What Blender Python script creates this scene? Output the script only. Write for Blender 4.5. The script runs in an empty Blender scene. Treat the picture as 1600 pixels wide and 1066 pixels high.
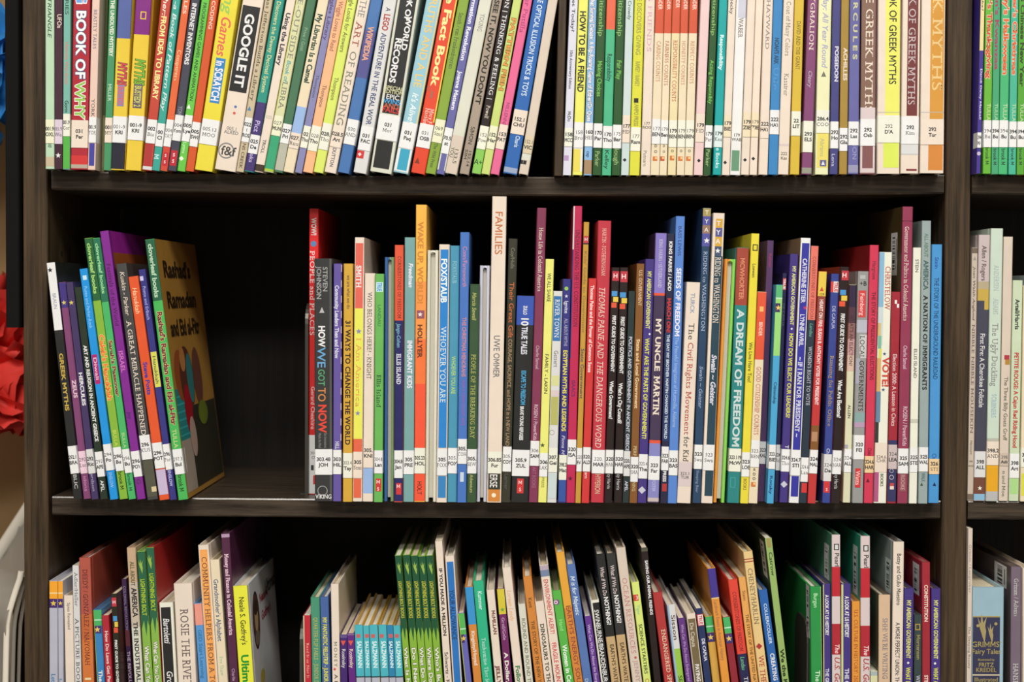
import bpy, math, random
import numpy as np
from mathutils import Matrix, Vector
random.seed(7)
scene = bpy.context.scene
COL = scene.collection

# ---------------------------------------------------------------- camera
F_PX, DIST, PITCH, ROLL = 2650.0, 1.45, math.radians(1.58), math.radians(0.27)
FWD = Vector((0, math.cos(PITCH), -math.sin(PITCH)))
_r, _u = Vector((1, 0, 0)), Vector((0, math.sin(PITCH), math.cos(PITCH)))
RIGHT = _r * math.cos(ROLL) + _u * math.sin(ROLL)
UP = _u * math.cos(ROLL) - _r * math.sin(ROLL)
CAM = Vector((0, -DIST, 0))            # z is filled in just below

def at(px, py, Y=0.0):
    """world point seen at photo pixel (px, py) on the vertical plane y = Y"""
    d = FWD + RIGHT * ((px - 800) / F_PX) + UP * ((533 - py) / F_PX)
    return CAM + d * ((Y + DIST) / d.y)

_zt, _zm = at(800, 270).z, at(800, 779.2).z
SHELF_PITCH = _zt - _zm
PLINTH = 0.08
CAM.z = PLINTH + 0.016 + SHELF_PITCH - _zm
Z_MID = CAM.z + _zm
Z_TOP, Z_BOT = Z_MID + SHELF_PITCH, Z_MID - SHELF_PITCH

cd = bpy.data.cameras.new('camera')
cam = bpy.data.objects.new('camera', cd)
COL.objects.link(cam)
cam.matrix_world = Matrix(((RIGHT.x, UP.x, -FWD.x, CAM.x), (RIGHT.y, UP.y, -FWD.y, CAM.y),
                           (RIGHT.z, UP.z, -FWD.z, CAM.z), (0, 0, 0, 1)))
cd.sensor_width = 36.0
cd.lens = 36.0 * F_PX / 1600.0
cd.clip_start = 0.02
cd.dof.use_dof = True
cd.dof.focus_distance = DIST - 0.01
cd.dof.aperture_fstop = 5.0
scene.camera = cam

# ---------------------------------------------------------------- world, lights, exposure
w = bpy.data.worlds.new('world'); scene.world = w
w.use_nodes = True
w.node_tree.nodes['Background'].inputs['Color'].default_value = (1.0, 0.92, 0.84, 1)
w.node_tree.nodes['Background'].inputs['Strength'].default_value = 0.16
CEIL = 2.35
for nm, x, y, e, sx, sy in (('ceiling_panel_light', -0.55, -1.75, 38, 1.2, 0.6), ('ceiling_panel_light', 0.85, -1.75, 38, 1.2, 0.6),
                            ('ceiling_panel_light', 0.1, -3.4, 60, 1.8, 0.9)):
    ld = bpy.data.lights.new(nm, 'AREA'); ld.shape = 'RECTANGLE'; ld.size = sx; ld.size_y = sy
    ld.energy = e; ld.color = (1.0, 0.98, 0.92)
    lo = bpy.data.objects.new(nm, ld); lo.location = (x, y, CEIL - 0.02); COL.objects.link(lo)
vs = scene.view_settings
vs.view_transform = 'Standard'; vs.look = 'None'; vs.gamma = 1.0; vs.use_curve_mapping = False
vs.exposure = 0.33
scene.display_settings.display_device = 'sRGB'

# ---------------------------------------------------------------- materials
def lin(c):
    c = c / 255.0
    return c / 12.92 if c <= 0.04045 else ((c + 0.055) / 1.055) ** 2.4

def hexcol(h):
    if len(h) == 3: h = ''.join(ch * 2 for ch in h)
    v = [int(h[i:i + 2], 16) for i in (0, 2, 4)]
    g = .3 * v[0] + .59 * v[1] + .11 * v[2]
    return tuple(lin(c * .92 + g * .08) for c in v)

MATS = {}
def new_mat(name):
    m = bpy.data.materials.new(name); m.use_nodes = True
    nt = m.node_tree
    return m, nt, nt.nodes['Principled BSDF']

def ink(h, kind='cover'):
    """printed, laminated cover stock (or matt label paper) of one colour"""
    key = (h, kind)
    if key in MATS: return MATS[key]
    m, nt, b = new_mat(kind + '_' + h)
    c = hexcol(h)
    tc = nt.nodes.new('ShaderNodeTexCoord')
    n = nt.nodes.new('ShaderNodeTexNoise'); n.inputs['Scale'].default_value = 60 if kind == 'cover' else 140
    n.inputs['Detail'].default_value = 4
    nt.links.new(tc.outputs['Object'], n.inputs['Vector'])
    mx = nt.nodes.new('ShaderNodeMix'); mx.data_type = 'RGBA'
    k = 0.90
    mx.inputs['A'].default_value = (c[0] * k, c[1] * k, c[2] * k, 1)
    mx.inputs['B'].default_value = (min(1, c[0] * 1.06 + .004), min(1, c[1] * 1.06 + .004), min(1, c[2] * 1.06 + .004), 1)
    nt.links.new(n.outputs['Fac'], mx.inputs['Factor'])
    nt.links.new(mx.outputs['Result'], b.inputs['Base Color'])
    rr = nt.nodes.new('ShaderNodeMapRange')
    lo, hi = (0.34, 0.52) if kind == 'cover' else (0.6, 0.75)
    rr.inputs['To Min'].default_value = lo; rr.inputs['To Max'].default_value = hi
    nt.links.new(n.outputs['Fac'], rr.inputs['Value']); nt.links.new(rr.outputs['Result'], b.inputs['Roughness'])
    b.inputs['Specular IOR Level'].default_value = 0.4
    if kind == 'cover':
        b.inputs['Coat Weight'].default_value = 0.3; b.inputs['Coat Roughness'].default_value = 0.22
    MATS[key] = m
    return m

def paper_mat(h):
    key = (h, 'paper')
    if key in MATS: return MATS[key]
    m, nt, b = new_mat('paper_' + h)
    c = hexcol(h)
    tc = nt.nodes.new('ShaderNodeTexCoord')
    mp = nt.nodes.new('ShaderNodeMapping'); mp.inputs['Scale'].default_value = (1800, 2, 2)
    n = nt.nodes.new('ShaderNodeTexNoise'); n.inputs['Scale'].default_value = 1.0; n.inputs['Detail'].default_value = 3
    nt.links.new(tc.outputs['Object'], mp.inputs['Vector']); nt.links.new(mp.outputs['Vector'], n.inputs['Vector'])
    mx = nt.nodes.new('ShaderNodeMix'); mx.data_type = 'RGBA'
    mx.inputs['A'].default_value = (c[0] * .62, c[1] * .6, c[2] * .55, 1)
    mx.inputs['B'].default_value = (min(1, c[0] * 1.1), min(1, c[1] * 1.1), min(1, c[2] * 1.1), 1)
    nt.links.new(n.outputs['Fac'], mx.inputs['Factor']); nt.links.new(mx.outputs['Result'], b.inputs['Base Color'])
    b.inputs['Roughness'].default_value = 0.85
    MATS[key] = m
    return m

def wood_mat(name, dark, light, axis='Z', rough=0.42):
    m, nt, b = new_mat(name)
    tc = nt.nodes.new('ShaderNodeTexCoord')
    mp = nt.nodes.new('ShaderNodeMapping')
    s = {'Z': (300, 300, 11), 'X': (16, 300, 300)}[axis]
    mp.inputs['Scale'].default_value = s
    n = nt.nodes.new('ShaderNodeTexNoise'); n.inputs['Scale'].default_value = 1.0; n.inputs['Detail'].default_value = 6
    n.inputs['Roughness'].default_value = 0.65
    nt.links.new(tc.outputs['Object'], mp.inputs['Vector']); nt.links.new(mp.outputs['Vector'], n.inputs['Vector'])
    cr = nt.nodes.new('ShaderNodeValToRGB')
    cr.color_ramp.elements[0].position = 0.32; cr.color_ramp.elements[0].color = (*hexcol(dark), 1)
    cr.color_ramp.elements[1].position = 0.74; cr.color_ramp.elements[1].color = (*hexcol(light), 1)
    nt.links.new(n.outputs['Fac'], cr.inputs['Fac']); nt.links.new(cr.outputs['Color'], b.inputs['Base Color'])
    bp = nt.nodes.new('ShaderNodeBump'); bp.inputs['Strength'].default_value = 0.25; bp.inputs['Distance'].default_value = 0.0005
    nt.links.new(n.outputs['Fac'], bp.inputs['Height']); nt.links.new(bp.outputs['Normal'], b.inputs['Normal'])
    b.inputs['Roughness'].default_value = rough
    b.inputs['Specular IOR Level'].default_value = 0.3
    return m

def plain_mat(name, h, rough=0.6, metal=0.0, scale=20, amount=0.12):
    m, nt, b = new_mat(name)
    c = hexcol(h)
    tc = nt.nodes.new('ShaderNodeTexCoord')
    n = nt.nodes.new('ShaderNodeTexNoise'); n.inputs['Scale'].default_value = scale; n.inputs['Detail'].default_value = 5
    nt.links.new(tc.outputs['Object'], n.inputs['Vector'])
    mx = nt.nodes.new('ShaderNodeMix'); mx.data_type = 'RGBA'
    mx.inputs['A'].default_value = tuple(v * (1 - amount) for v in c) + (1,)
    mx.inputs['B'].default_value = tuple(min(1, v * (1 + amount)) for v in c) + (1,)
    nt.links.new(n.outputs['Fac'], mx.inputs['Factor']); nt.links.new(mx.outputs['Result'], b.inputs['Base Color'])
    b.inputs['Roughness'].default_value = rough; b.inputs['Metallic'].default_value = metal
    return m

# ---------------------------------------------------------------- mesh helpers
class MB:
    """collects polygons with one material each"""
    def __init__(self): self.v, self.f, self.m, self.mats = [], [], [], []
    def mi(self, mat):
        if mat not in self.mats: self.mats.append(mat)
        return self.mats.index(mat)
    def add(self, vs, fs, mat):
        o = len(self.v); i = self.mi(mat)
        self.v.extend(vs)
        for f in fs:
            self.f.append(tuple(o + k for k in f)); self.m.append(i)
    def box(self, x0, x1, y0, y1, z0, z1, mat):
        vs = [(x, y, z) for z in (z0, z1) for y in (y0, y1) for x in (x0, x1)]
        self.add(vs, [(0, 2, 3, 1), (4, 5, 7, 6), (0, 1, 5, 4), (2, 6, 7, 3), (0, 4, 6, 2), (1, 3, 7, 5)], mat)
    def build(self, name, parent=None, smooth=False):
        me = bpy.data.meshes.new(name)
        me.from_pydata(self.v, [], self.f)
        for m in self.mats: me.materials.append(m)
        me.polygons.foreach_set('material_index', self.m)
        if smooth: me.polygons.foreach_set('use_smooth', [True] * len(self.f))
        me.update()
        o = bpy.data.objects.new(name, me); COL.objects.link(o)
        if parent: o.parent = parent
        return o

def empty(name, loc, rot=(0, 0, 0)):
    o = bpy.data.objects.new(name, None); COL.objects.link(o)
    o.empty_display_size = 0.02; o.location = loc; o.rotation_euler = rot
    return o

def tag(o, label=None, cat=None, group=None, kind=None):
    if label: o['label'] = label
    if cat: o['category'] = cat
    if group: o['group'] = group
    if kind: o['kind'] = kind
    return o

# ---------------------------------------------------------------- lettering
GLYPHS = {}
def glyph(ch, bold, serif):
    key = (ch, bold, serif)
    if key in GLYPHS: return GLYPHS[key]
    cu = bpy.data.curves.new('g', 'FONT'); cu.size = 1.0; cu.resolution_u = 3; cu.fill_mode = 'FRONT'
    off = {0: 0.012, 1: 0.032, 2: 0.075, -1: 0.0}[bold]
    cu.offset = off
    ob = bpy.data.objects.new('g', cu); COL.objects.link(ob)
    def mesh_of(body):
        cu.body = body
        bpy.context.view_layer.update()
        e = ob.evaluated_get(bpy.context.evaluated_depsgraph_get())
        me = e.to_mesh()
        v = [(p.co.x, p.co.y) for p in me.vertices]; f = [tuple(p.vertices) for p in me.polygons]
        e.to_mesh_clear()
        return v, f
    v, f = mesh_of(ch) if ch != ' ' else ([], [])
    if ch == 'M':                          # drawn by hand: two stems and two diagonals
        s = .098 + 2 * off; a, b, t, lo = .073 - off, .709 + off, .682 + off, .09
        m_ = (a + b) / 2; y2 = t - (t - lo) * s / (m_ - a)
        v = [(a, -off), (a + s, -off), (a + s, y2), (m_, lo), (b - s, y2), (b - s, -off), (b, -off), (b, t),
             (b - s * .95, t), (m_, lo + (t - lo) * .95 * s / (m_ - a)), (a + s * .95, t), (a, t)]
        f = [(0, 1, 2, 10, 11), (2, 3, 9, 10), (3, 4, 8, 9), (4, 5, 6, 7, 8)]
    bar = GLYPHS.get(('barmin', bold))
    if bar is None:
        bv, _ = mesh_of('|'); bar = min(p[0] for p in bv); GLYPHS[('barmin', bold)] = bar
    av, _ = mesh_of(ch + '|')
    xs = sorted(p[0] for p in av)
    bw = GLYPHS.get(('barw', bold))
    if bw is None:
        bv, _ = mesh_of('|'); bw = max(p[0] for p in bv) - bar; GLYPHS[('barw', bold)] = bw
    adv = xs[-1] - bw - bar
    if serif and ch.isalpha():
        # add small feet to stem ends on the baseline, x-height and cap height
        edges = {}
        for p in f:
            for a, b in zip(p, p[1:] + p[:1]): edges[frozenset((a, b))] = edges.get(frozenset((a, b)), 0) + 1
        levels = (0.0, CAPH) if ch.isupper() else (0.0, XH, ASC)
        extra = []
        for e, n in edges.items():
            if n != 1 or len(e) != 2: continue
            a, b = tuple(e); (x0, y0), (x1, y1) = v[a], v[b]
            if abs(y0 - y1) < 0.006 and 0.03 < abs(x1 - x0) < 0.17:
                for L in levels:
                    if abs(y0 - L) < 0.035:
                        y1_ = .06 if L == 0 else -.06
                        extra.append((min(x0, x1) - .085, min(x0, x1), y0, y0 + y1_)); extra.append((max(x0, x1), max(x0, x1) + .085, y0, y0 + y1_))
        if ch in 'EFLBDPRbpkrnmhu':                # the stem's own corner, towards the left
            xl = min(p[0] for p in v)
            for p in v:
                if p[0] < xl + .004:
                    for L in levels:
                        if abs(p[1] - L) < .035: extra.append((xl - .085, xl, p[1], p[1] + (.06 if L == 0 else -.06)))
        adv += .05
        extra = list({tuple(round(q, 2) for q in e): e for e in extra}.values())
        v = list(v); f = list(f)
        for x0, x1, y0, y1 in extra:
            o = len(v); v += [(x0, y0), (x1, y0), (x1, y1), (x0, y1)]
            f.append((o, o + 1, o + 2, o + 3) if y1 > y0 else (o + 3, o + 2, o + 1, o))
    bpy.data.objects.remove(ob); bpy.data.curves.remove(cu)
    GLYPHS[key] = (v, f, adv)
    return GLYPHS[key]

CAPH, XH, ASC = 0.73, 0.55, 0.76
def measure():
    global CAPH, XH, ASC
    CAPH = max(p[1] for p in glyph('H', 0, False)[0]); XH = max(p[1] for p in glyph('x', 0, False)[0])
    ASC = max(p[1] for p in glyph('l', 0, False)[0])
measure()

def layout(text, style='', extra_bold=0):
    bold = 2 if extra_bold else (1 if 'b' in style else (-1 if 's' in style else 0))
    serif = 's' in style and not extra_bold
    vs, fs, x = [], [], 0.0
    for ch in text:
        v, f, adv = glyph(ch, bold, serif)
        adv0 = glyph(ch, 1 if 'b' in style else 0, False)[2] if extra_bold else adv
        o = len(vs)
        sh = 0.22 if 'i' in style else 0.0
        vs += [(px + x + sh * py, py) for px, py in v]
        fs += [tuple(o + k for k in p) for p in f]
        x += adv0
    return vs, fs, max(x, 1e-4)

# features of a spine, all in photo pixels
def B(y0, y1, c, a=0.0, b=1.0): return ('B', y0, y1, c, a, b)
def T(s, y0, y1, c, pos=.5, size=.45, style='', outline=None): return ('T', s, y0, y1, c, pos, size, style, outline)
def L(y0, y1, s, c='eee'): return ('L', y0, y1, s, c)
def F(x, y, hw, hh, c): return ('F', x, y, hw, hh, c)
def P(k, x, y, r, c): return ('P', k, x, y, r, c)
def H(s, y, c, size, pos=.5): return ('H', s, y, c, size, pos)
def SD(c): return ('SD', c)
def CB(y0, y1, c): return ('CB', y0, y1, c)
def BC(y0, y1, u0, u1): return ('BC', y0, y1, u0, u1)
def CV(): return ('CV',)
def CV2(): return ('CV2',)
ROW1 = [
# xb0,xb1,xt0,xt1 (px at shelf / at y=0), colour, label, features
(71,85,70.6,85,'bdb','mint green book with dark lettering TRIANGLE against the left panel',[T('BERMUDA TRIANGLE',-70,58,'354',.5,.42,'i'),L(187,224,'001.9|OXL','eec'),T('OXF',222,231,'354',.5,.4),B(245,260,'cb9')]),
(85,97.5,84.7,98.5,'423','dark plum book lettered UFOs',[T('UFOs',22,44,'edc',.62,.55),L(187,225,'001.9|We','dcd'),T('UFOs',-60,0,'323',.5,.3),P('star',91,243,4.5,'eee')]),
(97.5,109,99,110,'7ba','teal green slim book with salmon letters and a bright green foot',[T('MYSTERIES',-40,23,'354',.5,.5),T('Ultimate Weirdness',65,132,'d87',.5,.5),T('Gorm',157,176,'233',.5,.55),L(178,213,'001.9|Gor','eed'),B(213,264,'5b4')]),
(111,136,113.5,142,'b23','red thick book lettered BOOK OF WHY',[T('BIG',-60,6,'6ae',.5,.62,'b','fff'),T('BOOK OF',16,123,'fff',.5,.55,'b','358'),T('WHY',128,185,'9c5',.5,.55,'b','fff'),L(188,231,'031|Per','edc'),B(243,257,'d33'),B(257,263,'ba9')]),
(136.5,153,143.5,160,'ecb','cream book lettered BEASTLY TALES with a blue block at its foot',[T('BEASTLY TALES',15,77,'668',.5,.42,'s'),T('YORK',155,183,'334',.5,.42,'s'),L(183,223,'001.9|YOR','eee'),B(224,259,'44a',.15,.85)]),
(153.5,163,161,168.5,'774','olive book with a dark glossy spine beside BEASTLY TALES',[B(0,180,'452'),B(185,262,'885')],.02),
(163.5,172,169,184,'496','green book lettered THE UNSOLVED MYSTERY',[T('THE UNSOLVED MYSTERY',0,88,'eed',.5,.5,'b'),T('MILLER',131,158,'bdb',.5,.45),L(184,223,'001|MY','edc')]),
(172,194.5,184.5,206,'ec3','yellow book lettered MYTHS BUSTED with a blue top and black foot',[B(-30,60,'56a'),B(-60,-30,'cc4'),T('MYTHS',97,133,'d44',.55,.6,'bi','446'),B(133,166,'88b',.25,.75),T('BUSTED!',135,164,'d66',.5,.4,'b'),L(182,223,'001-9|KRI'),B(223,264,'223')]),
(195,221,212.5,236,'ec3','yellow book lettered MYTHS BUSTED 2 with a purple top',[B(-90,54,'828'),F(224,24,4.5,6,'ec3'),F(224,24,3,4.5,'828'),T('MYTHS',92,132,'7b3',.55,.6,'bi','452'),B(132,169,'656',.22,.78),T('BUSTED! 2',134,167,'cc6',.5,.4,'b'),L(181,219,'001-9|KRI')]),
(222,237.5,251.5,267.5,'c43','red book lettered FROM IDEA TO LIBRARY',[T('Together:',-45,24,'fed',.5,.45,'i'),T('FROM IDEA TO LIBRARY',25,155,'fe9',.5,.5,'b'),L(187,224,'002|Bia'),B(224,260,'b33',.1,.8),B(260,268,'ddd')]),
(238,249,268.5,283.5,'3a9','teal book lettered a Book of Pattern Play',[T('B.A.B.A.-a Book of Pattern Play',-60,172,'dee',.5,.5,'i'),L(193,229,'00|Cl'),T('M',241,249,'bee',.4,.6,'b')]),
(249.5,261,284.5,297,'e63','orange red book lettered Computers',[T('TITTLES',-30,22,'fdc',.5,.45),T('Computers',78,127,'fda',.5,.5,'s'),L(187,229,'004|TAY'),B(229,268,'d43'),B(238,259,'c23',.2,.85),H('S',243,'fff',.4),H('S',253,'fff',.4)]),
(262,275.5,298.5,312.5,'445','slate grey book lettered INTERNET INVENTORS',[T('INTERNET INVENTORS',5,101,'eee',.5,.5,'b'),T('YOM',166,180,'99a',.5,.5),L(180,220,'004|Yom'),B(235,259,'c23',.15,.9),H('S',242,'fff',.4),H('S',252,'fff',.4)]),
(276,289,314,328,'6c4','bright green book lettered PROGRAMMING GAMES AND ANIMATION',[T('PROGRAMMING GAMES AND ANIMATION',4,158,'242',.5,.42),P('tri',293,167,4,'efe'),L(180,221,'005|Lye'),T('Lyons',222,240,'cfb',.5,.4),P('dia',280,248,4,'efd')]),
(289.5,303,328.6,341,'d52','orange book lettered OUT CODING',[T('ABOUT CODING',-40,46,'fdc',.5,.42),L(191,229,'005|SWI')]),
(303.8,332,345,373,'ed3','thick yellow book lettered Games with a blue pill shaped patch',[T('Coding',-70,20,'9c5',.5,.55,'i'),T('Games',25,87,'e65',.5,.55,'i'),B(91,161,'38c',.25,.8),T('in SCRATCH',95,158,'eef',.52,.42,'b'),L(187,226,'005.13|MOO')]),
(336,367.5,378.7,414,'edc','thick white book with a black panel and round emblem',[B(10,144,'222',.06,.9),T('GOOGLE IT',22,136,'eee',.48,.42,'b'),P('dot',368,167,2.2,'57b'),P('dot',366,177,2.2,'d54'),H('005.1',201,'888',.16),H('ALRED',207,'888',.16),P('ring',351,236,12.5,'888'),H('f&f',236,'444',.42)]),
(368,381.5,414.5,426,'cb9','tan book lettered Jefferson Builds a Library',[T('Thomas Jefferson Builds a Library',-30,158,'321',.5,.45,'s'),P('tri',376,170,4,'48b'),L(184,222,'022|1|ROS'),T('NS CREEK',224,263,'654',.5,.4)]),
(382,396,428,446,'298','teal and purple book lettered Discovers the Dewey Decimal System',[T('Discovers the Dewey Decimal System',2,145,'dd9',.5,.42),B(160,270,'437'),T('Pict',188,206,'cbe',.5,.5),L(211,240,'025|De'),T('oks',240,254,'cbe',.5,.4)]),
(397,411,447.5,462,'edc','ivory book lettered Using the Library with a dark brown foot',[T('Using the Library',20,102,'223',.5,.48,'b'),H('025',183,'bba',.35),T('TROLL',218,240,'444',.5,.36),B(257,270,'432')]),
(412,427.5,463,477.5,'dda','cream book with a lime edge and green foot lettered OUTSIDE',[B(-40,270,'cd5',0,.08),T('INSIDE-OUTSIDE',-50,93,'887',.5,.55,'s'),T('Book of',94,127,'5aa',.5,.45,'i'),T('LIBRA',128,170,'887',.5,.55,'s'),L(181,212,'027|MUN','eec'),B(212,265,'3a7'),B(264,271,'ac3')]),
(428,442,480,494,'475','plain dark green book with a grey foot',[T('Prive / Goat',43,80,'8a8',.5,.4),L(194,224,'027|Pri'),B(224,266,'bba')]),
(442.5,459,497,514.5,'edb','cream book lettered My Librarian Is a Camel',[T('My Librarian Is a Camel',22,130,'143',.5,.5,'b'),B(167,208,'9be'),L(208,232,'027.|Ruu','edc')]),
(459.5,472.5,515,525.5,'88b','lavender book lettered Library',[T('Wiggles Library',-20,63,'537',.5,.5),T('Thompson',117,153,'556',.5,.4),L(197,231,'02|Tho','eed')]),
(473,488.5,526,542,'fb8','peach book lettered Loves to Read',[T('Wiggle Loves to Read',2,80,'a65',.5,.45),T('Thompson',133,168,'865',.5,.4),L(197,236,'028|Tho','eed'),B(236,240,'fb7')]),
(489,505.5,543,557.5,'de6','lime yellow book lettered Looks for Answers',[T('Wiggle Looks for Answers',-15,82,'773',.5,.45),T('Thompson',121,157,'773',.5,.42),L(193,234,'028.|Tho','eed')]),
(506,525.5,560,578.6,'edc','cream book with large letters THE ART OF READING',[T('THE',0,28,'888',.5,.55,'s'),T('ART',35,74,'a54',.5,.55,'s'),T('OF READING',80,198,'887',.5,.55,'s'),L(198,230,'028.5|Art','edc'),T('DUTTON',231,261,'556',.5,.3)]),
(526.5,547.5,580,598,'47b','blue book with orange letters beside the silvery white one',[B(48,122,'559'),T('WIKIPEDIA',42,95,'ea8',.5,.48,'b'),L(187,226,'030|AND')]),
(550,574,599,620,'ddd','silvery white book lettered ADVENTURE IN THE REAL WOR',[T('A',12,18,'335',.5,.35),T('LEGO',22,48,'b44',.5,.45,'b'),T('ADVENTURE IN THE REAL WOR',52,195,'347',.5,.4),L(198,235,'031|FAC'),F(562,242,6.5,6,'d33'),P('dia',562,242,3,'fdd')]),
(577,612,620.5,655.5,'ddc','thick white and black book lettered WORLD RECORDS',[B(-90,178,'222',.12,.88),T('BOOK OF',-30,32,'eee',.58,.25,'b'),T('WORLD',25,78,'eee',.66,.25,'b'),T('RECORDS',60,130,'eee',.36,.28,'b'),H('SPECIAL',138,'dda',.17),H('EDITION',144,'dda',.17),H('EPIC',152,'eee',.22),H('WINS',159,'4ae',.22),H('AND',166,'d64',.22),H('FAILS',172,'e33',.24),L(180,219,'031|Mor'),B(220,263,'222',.1,.85)]),
(613.5,638.5,667,690,'9cd','pale aqua book lettered TWO TRUTHS AND A LIE',[T('TWO TRUTHS AND A LIE',-60,137,'ec7',.5,.5),T("It's Alive!",145,192,'eff',.5,.4,'i'),L(192,232,'031|Paq'),B(-90,270,'ed9',.9,1),B(232,268,'eee'),B(233,266,'3ac',.2,.85)]),
(642,664,692.5,715,'e42','red orange book lettered Fact Book with a yellow edge',[B(-90,190,'fd5',.9,1),T('Incredible Fact Book',-110,133,'fe9',.5,.5,'b'),P('ring',660,140,3.5,'876'),B(143,154,'876',.38,.48),T('Mary F.',170,195,'fdc',.68,.3,'s'),T('Natalie',170,195,'fdc',.35,.3,'s'),L(194,231,'031|OSB'),P('tri',652,252,5,'832')]),
(665,680.5,716.5,734,'8a3','olive green slim book right of the red orange Fact Book',[T('Smith / van Frankenhuyzen',20,108,'453',.5,.42,'s'),L(187,223,'069|Smi','eec'),T('The Wild Press',224,262,'563',.5,.35)]),
(681,694.5,734.6,748,'66a','periwinkle blue book lettered Information Revolution',[T('Information Revolution',-20,95,'eef',.5,.48,'b'),T('Joanne Mattern',112,172,'eef',.5,.45,'b'),L(200,240,'70.5|st'),B(240,266,'ddd'),B(240,266,'66a',.2,.85)]),
(695,714,749.5,769,'ddc','white book with small grey capitals between the periwinkle and greige ones',[T('YOUNG',22,50,'888',.5,.35,'s'),B(212,272,'dcb'),T('133.5',231,256,'665',.6,.3),T('YOU',231,247,'665',.25,.3)]),
(715.5,736,772,784,'a98','greige book lettered SEE IT NOW YOU DONT in black',[T("SEE IT, NOW YOU DON'T",0,163,'221',.5,.5,'b'),T('SIMON',198,226,'443',.5,.42),T('152.14',234,260,'443',.68,.28),T('SIM',234,250,'443',.3,.28)]),
(736,751,785,801,'211','black book lettered THINKING AND FEELING with a green foot',[T('MOTION | THINKING & FEELING |',-40,156,'eee',.5,.45,'s'),T('Powell',165,185,'edc',.5,.4,'s'),L(197,233,'152|Pow','eed'),B(233,273,'8c5'),H('A+',253,'241',.55)]),
(752,765,802,815.5,'cd7','lime book with orange outlined letters PATTERN FISH',[T('PATTERN FISH',28,142,'e94',.5,.52,'b','562'),L(197,233,'152.|Har','eec')]),
(766,780,818,832,'e69','bright pink slim book',[T('Water Putilla',-30,52,'a37',.5,.48,'s'),T('MILLENNI',160,195,'a47',.5,.4),L(195,233,'153|PAT','edc')]),
(786,808,834,856.5,'26b','bright blue book lettered OPTICAL ILLUSION TRICKS',[T('HOW TO MAKE OPTICAL ILLUSION TRICKS & TOYS',-60,150,'def',.5,.38),L(172,210,'152.1|CHU','edc'),T('Charis',212,230,'def',.6,.3),B(262,270,'9ac')]),
(809,826.5,857.6,870.5,'dcb','cream book leaning against the dark brown board',[L(212,240,'152.1|VIC','dca'),B(240,250,'ddc'),F(814,254,3,3,'222'),F(820,254,2.5,3,'222')]),
(879.8,893,890,904.5,'dde','pale grey book lettered Bucket Today',[T('Have You Filled a Bucket Today?',-120,50,'223',.5,.38),T('10th Anniversary Edition',78,139,'334',.45,.34),T('McDo',174,190,'334',.5,.4),L(200,229,'158|MCC','eed'),F(885,247,3.5,4,'b9c')]),
(893.5,910,903.5,919,'ee6','yellow book lettered HOW TO BE A FRIEND',[T('HOW TO BE A FRIEND',17,144,'221',.5,.6,'b'),L(191,231,'158|Bro','eee'),B(231,268,'eee'),B(233,268,'ed5',0,.75)]),
(911.5,925,920.5,932.5,'8be','sky blue book lettered Survival Debate with a worn tan foot',[T('This or That Survival Debate: A Rip-Roaring Game of Either/Or Ques',-30,190,'eef',.5,.55,'b','223'),L(192,229,'160|HEI'),T('cap',236,246,'246',.5,.4),B(250,272,'a86')]),
(925.5,939.5,933.5,947,'252','dark green book lettered Making Choices',[T('Citizenship',-10,57,'8b6',.5,.5),T('Making Choices',95,151,'7c5',.5,.5),L(193,231,'170|Par'),T('Parker',236,260,'9b7',.5,.5)]),
(940,955,948,962.5,'4b8','green book with an orange top lettered Responsibility',[B(-90,46,'e64'),T('Responsibility',84,127,'244',.5,.5),L(197,232,'170|Tho'),T('Kelley',234,264,'244',.5,.42)]),
(955.5,969.5,963.5,977,'252','dark green book lettered Fair Play',[T('Citizenship',-10,57,'8b6',.5,.5),T('Fair Play',94,124,'7c5',.5,.5),L(195,232,'175|Bar'),T('lough',232,258,'9b7',.5,.5)]),
(970.5,982.5,978,990.5,'cdd','pale blue white book left of the acid yellow one',[T('Friend Crowdy',-25,31,'566',.5,.42),L(180,223,'177|FID','edc'),P('dia',976,250,3,'223')]),
(983,1000,992,1007.5,'dd3','acid yellow book lettered DISCOVERS GIVING',[T('SURPRISE + JUNIE DISCOVERS GIVING',-70,86,'994',.5,.45),T('RAMSEY / RAMSEY',96,135,'994',.5,.45),F(994,157,3.5,3.5,'222'),T('LAMPO PRESS',160,197,'994',.5,.42),L(199,236,'177|Ram','eed')]),
(1001,1016,1008.5,1023.5,'edc','cream book lettered FRIENDS in faint pink',[T('MAKING FRIENDS',-70,82,'dab',.5,.45,'s'),H('177',193,'554',.3),H('ROG',199,'554',.3),T('Putnam',235,260,'998',.4,.35)]),
(1016.5,1030,1024.5,1038.5,'edb','cream book with a red top lettered CARING COUNTS',[B(-90,52,'d53'),T('BENDER',-10,15,'fdc',.55,.45),T('CARING COUNTS',64,128,'c86',.5,.45,'s'),L(186,225,'177|BEN','eee'),H('D',228,'222',.3),H('O',237,'222',.3),F(1023.5,248,3.5,3.5,'d73'),F(1025,247,1.6,1.6,'fc8')]),
(1030.5,1042,1039,1050.5,'edb','cream book with a red top lettered FAIRNESS COUNTS',[B(-90,52,'d53'),T('BENDER',-10,15,'fdc',.55,.45),T('FAIRNESS COUNTS',64,134,'b64',.5,.5,'s'),L(188,225,'179|Ben','eee'),H('D',228,'222',.3),H('O',237,'222',.3),F(1035,248,3.3,3.5,'c52'),F(1036,247,1.6,1.6,'fc8')]),
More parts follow.
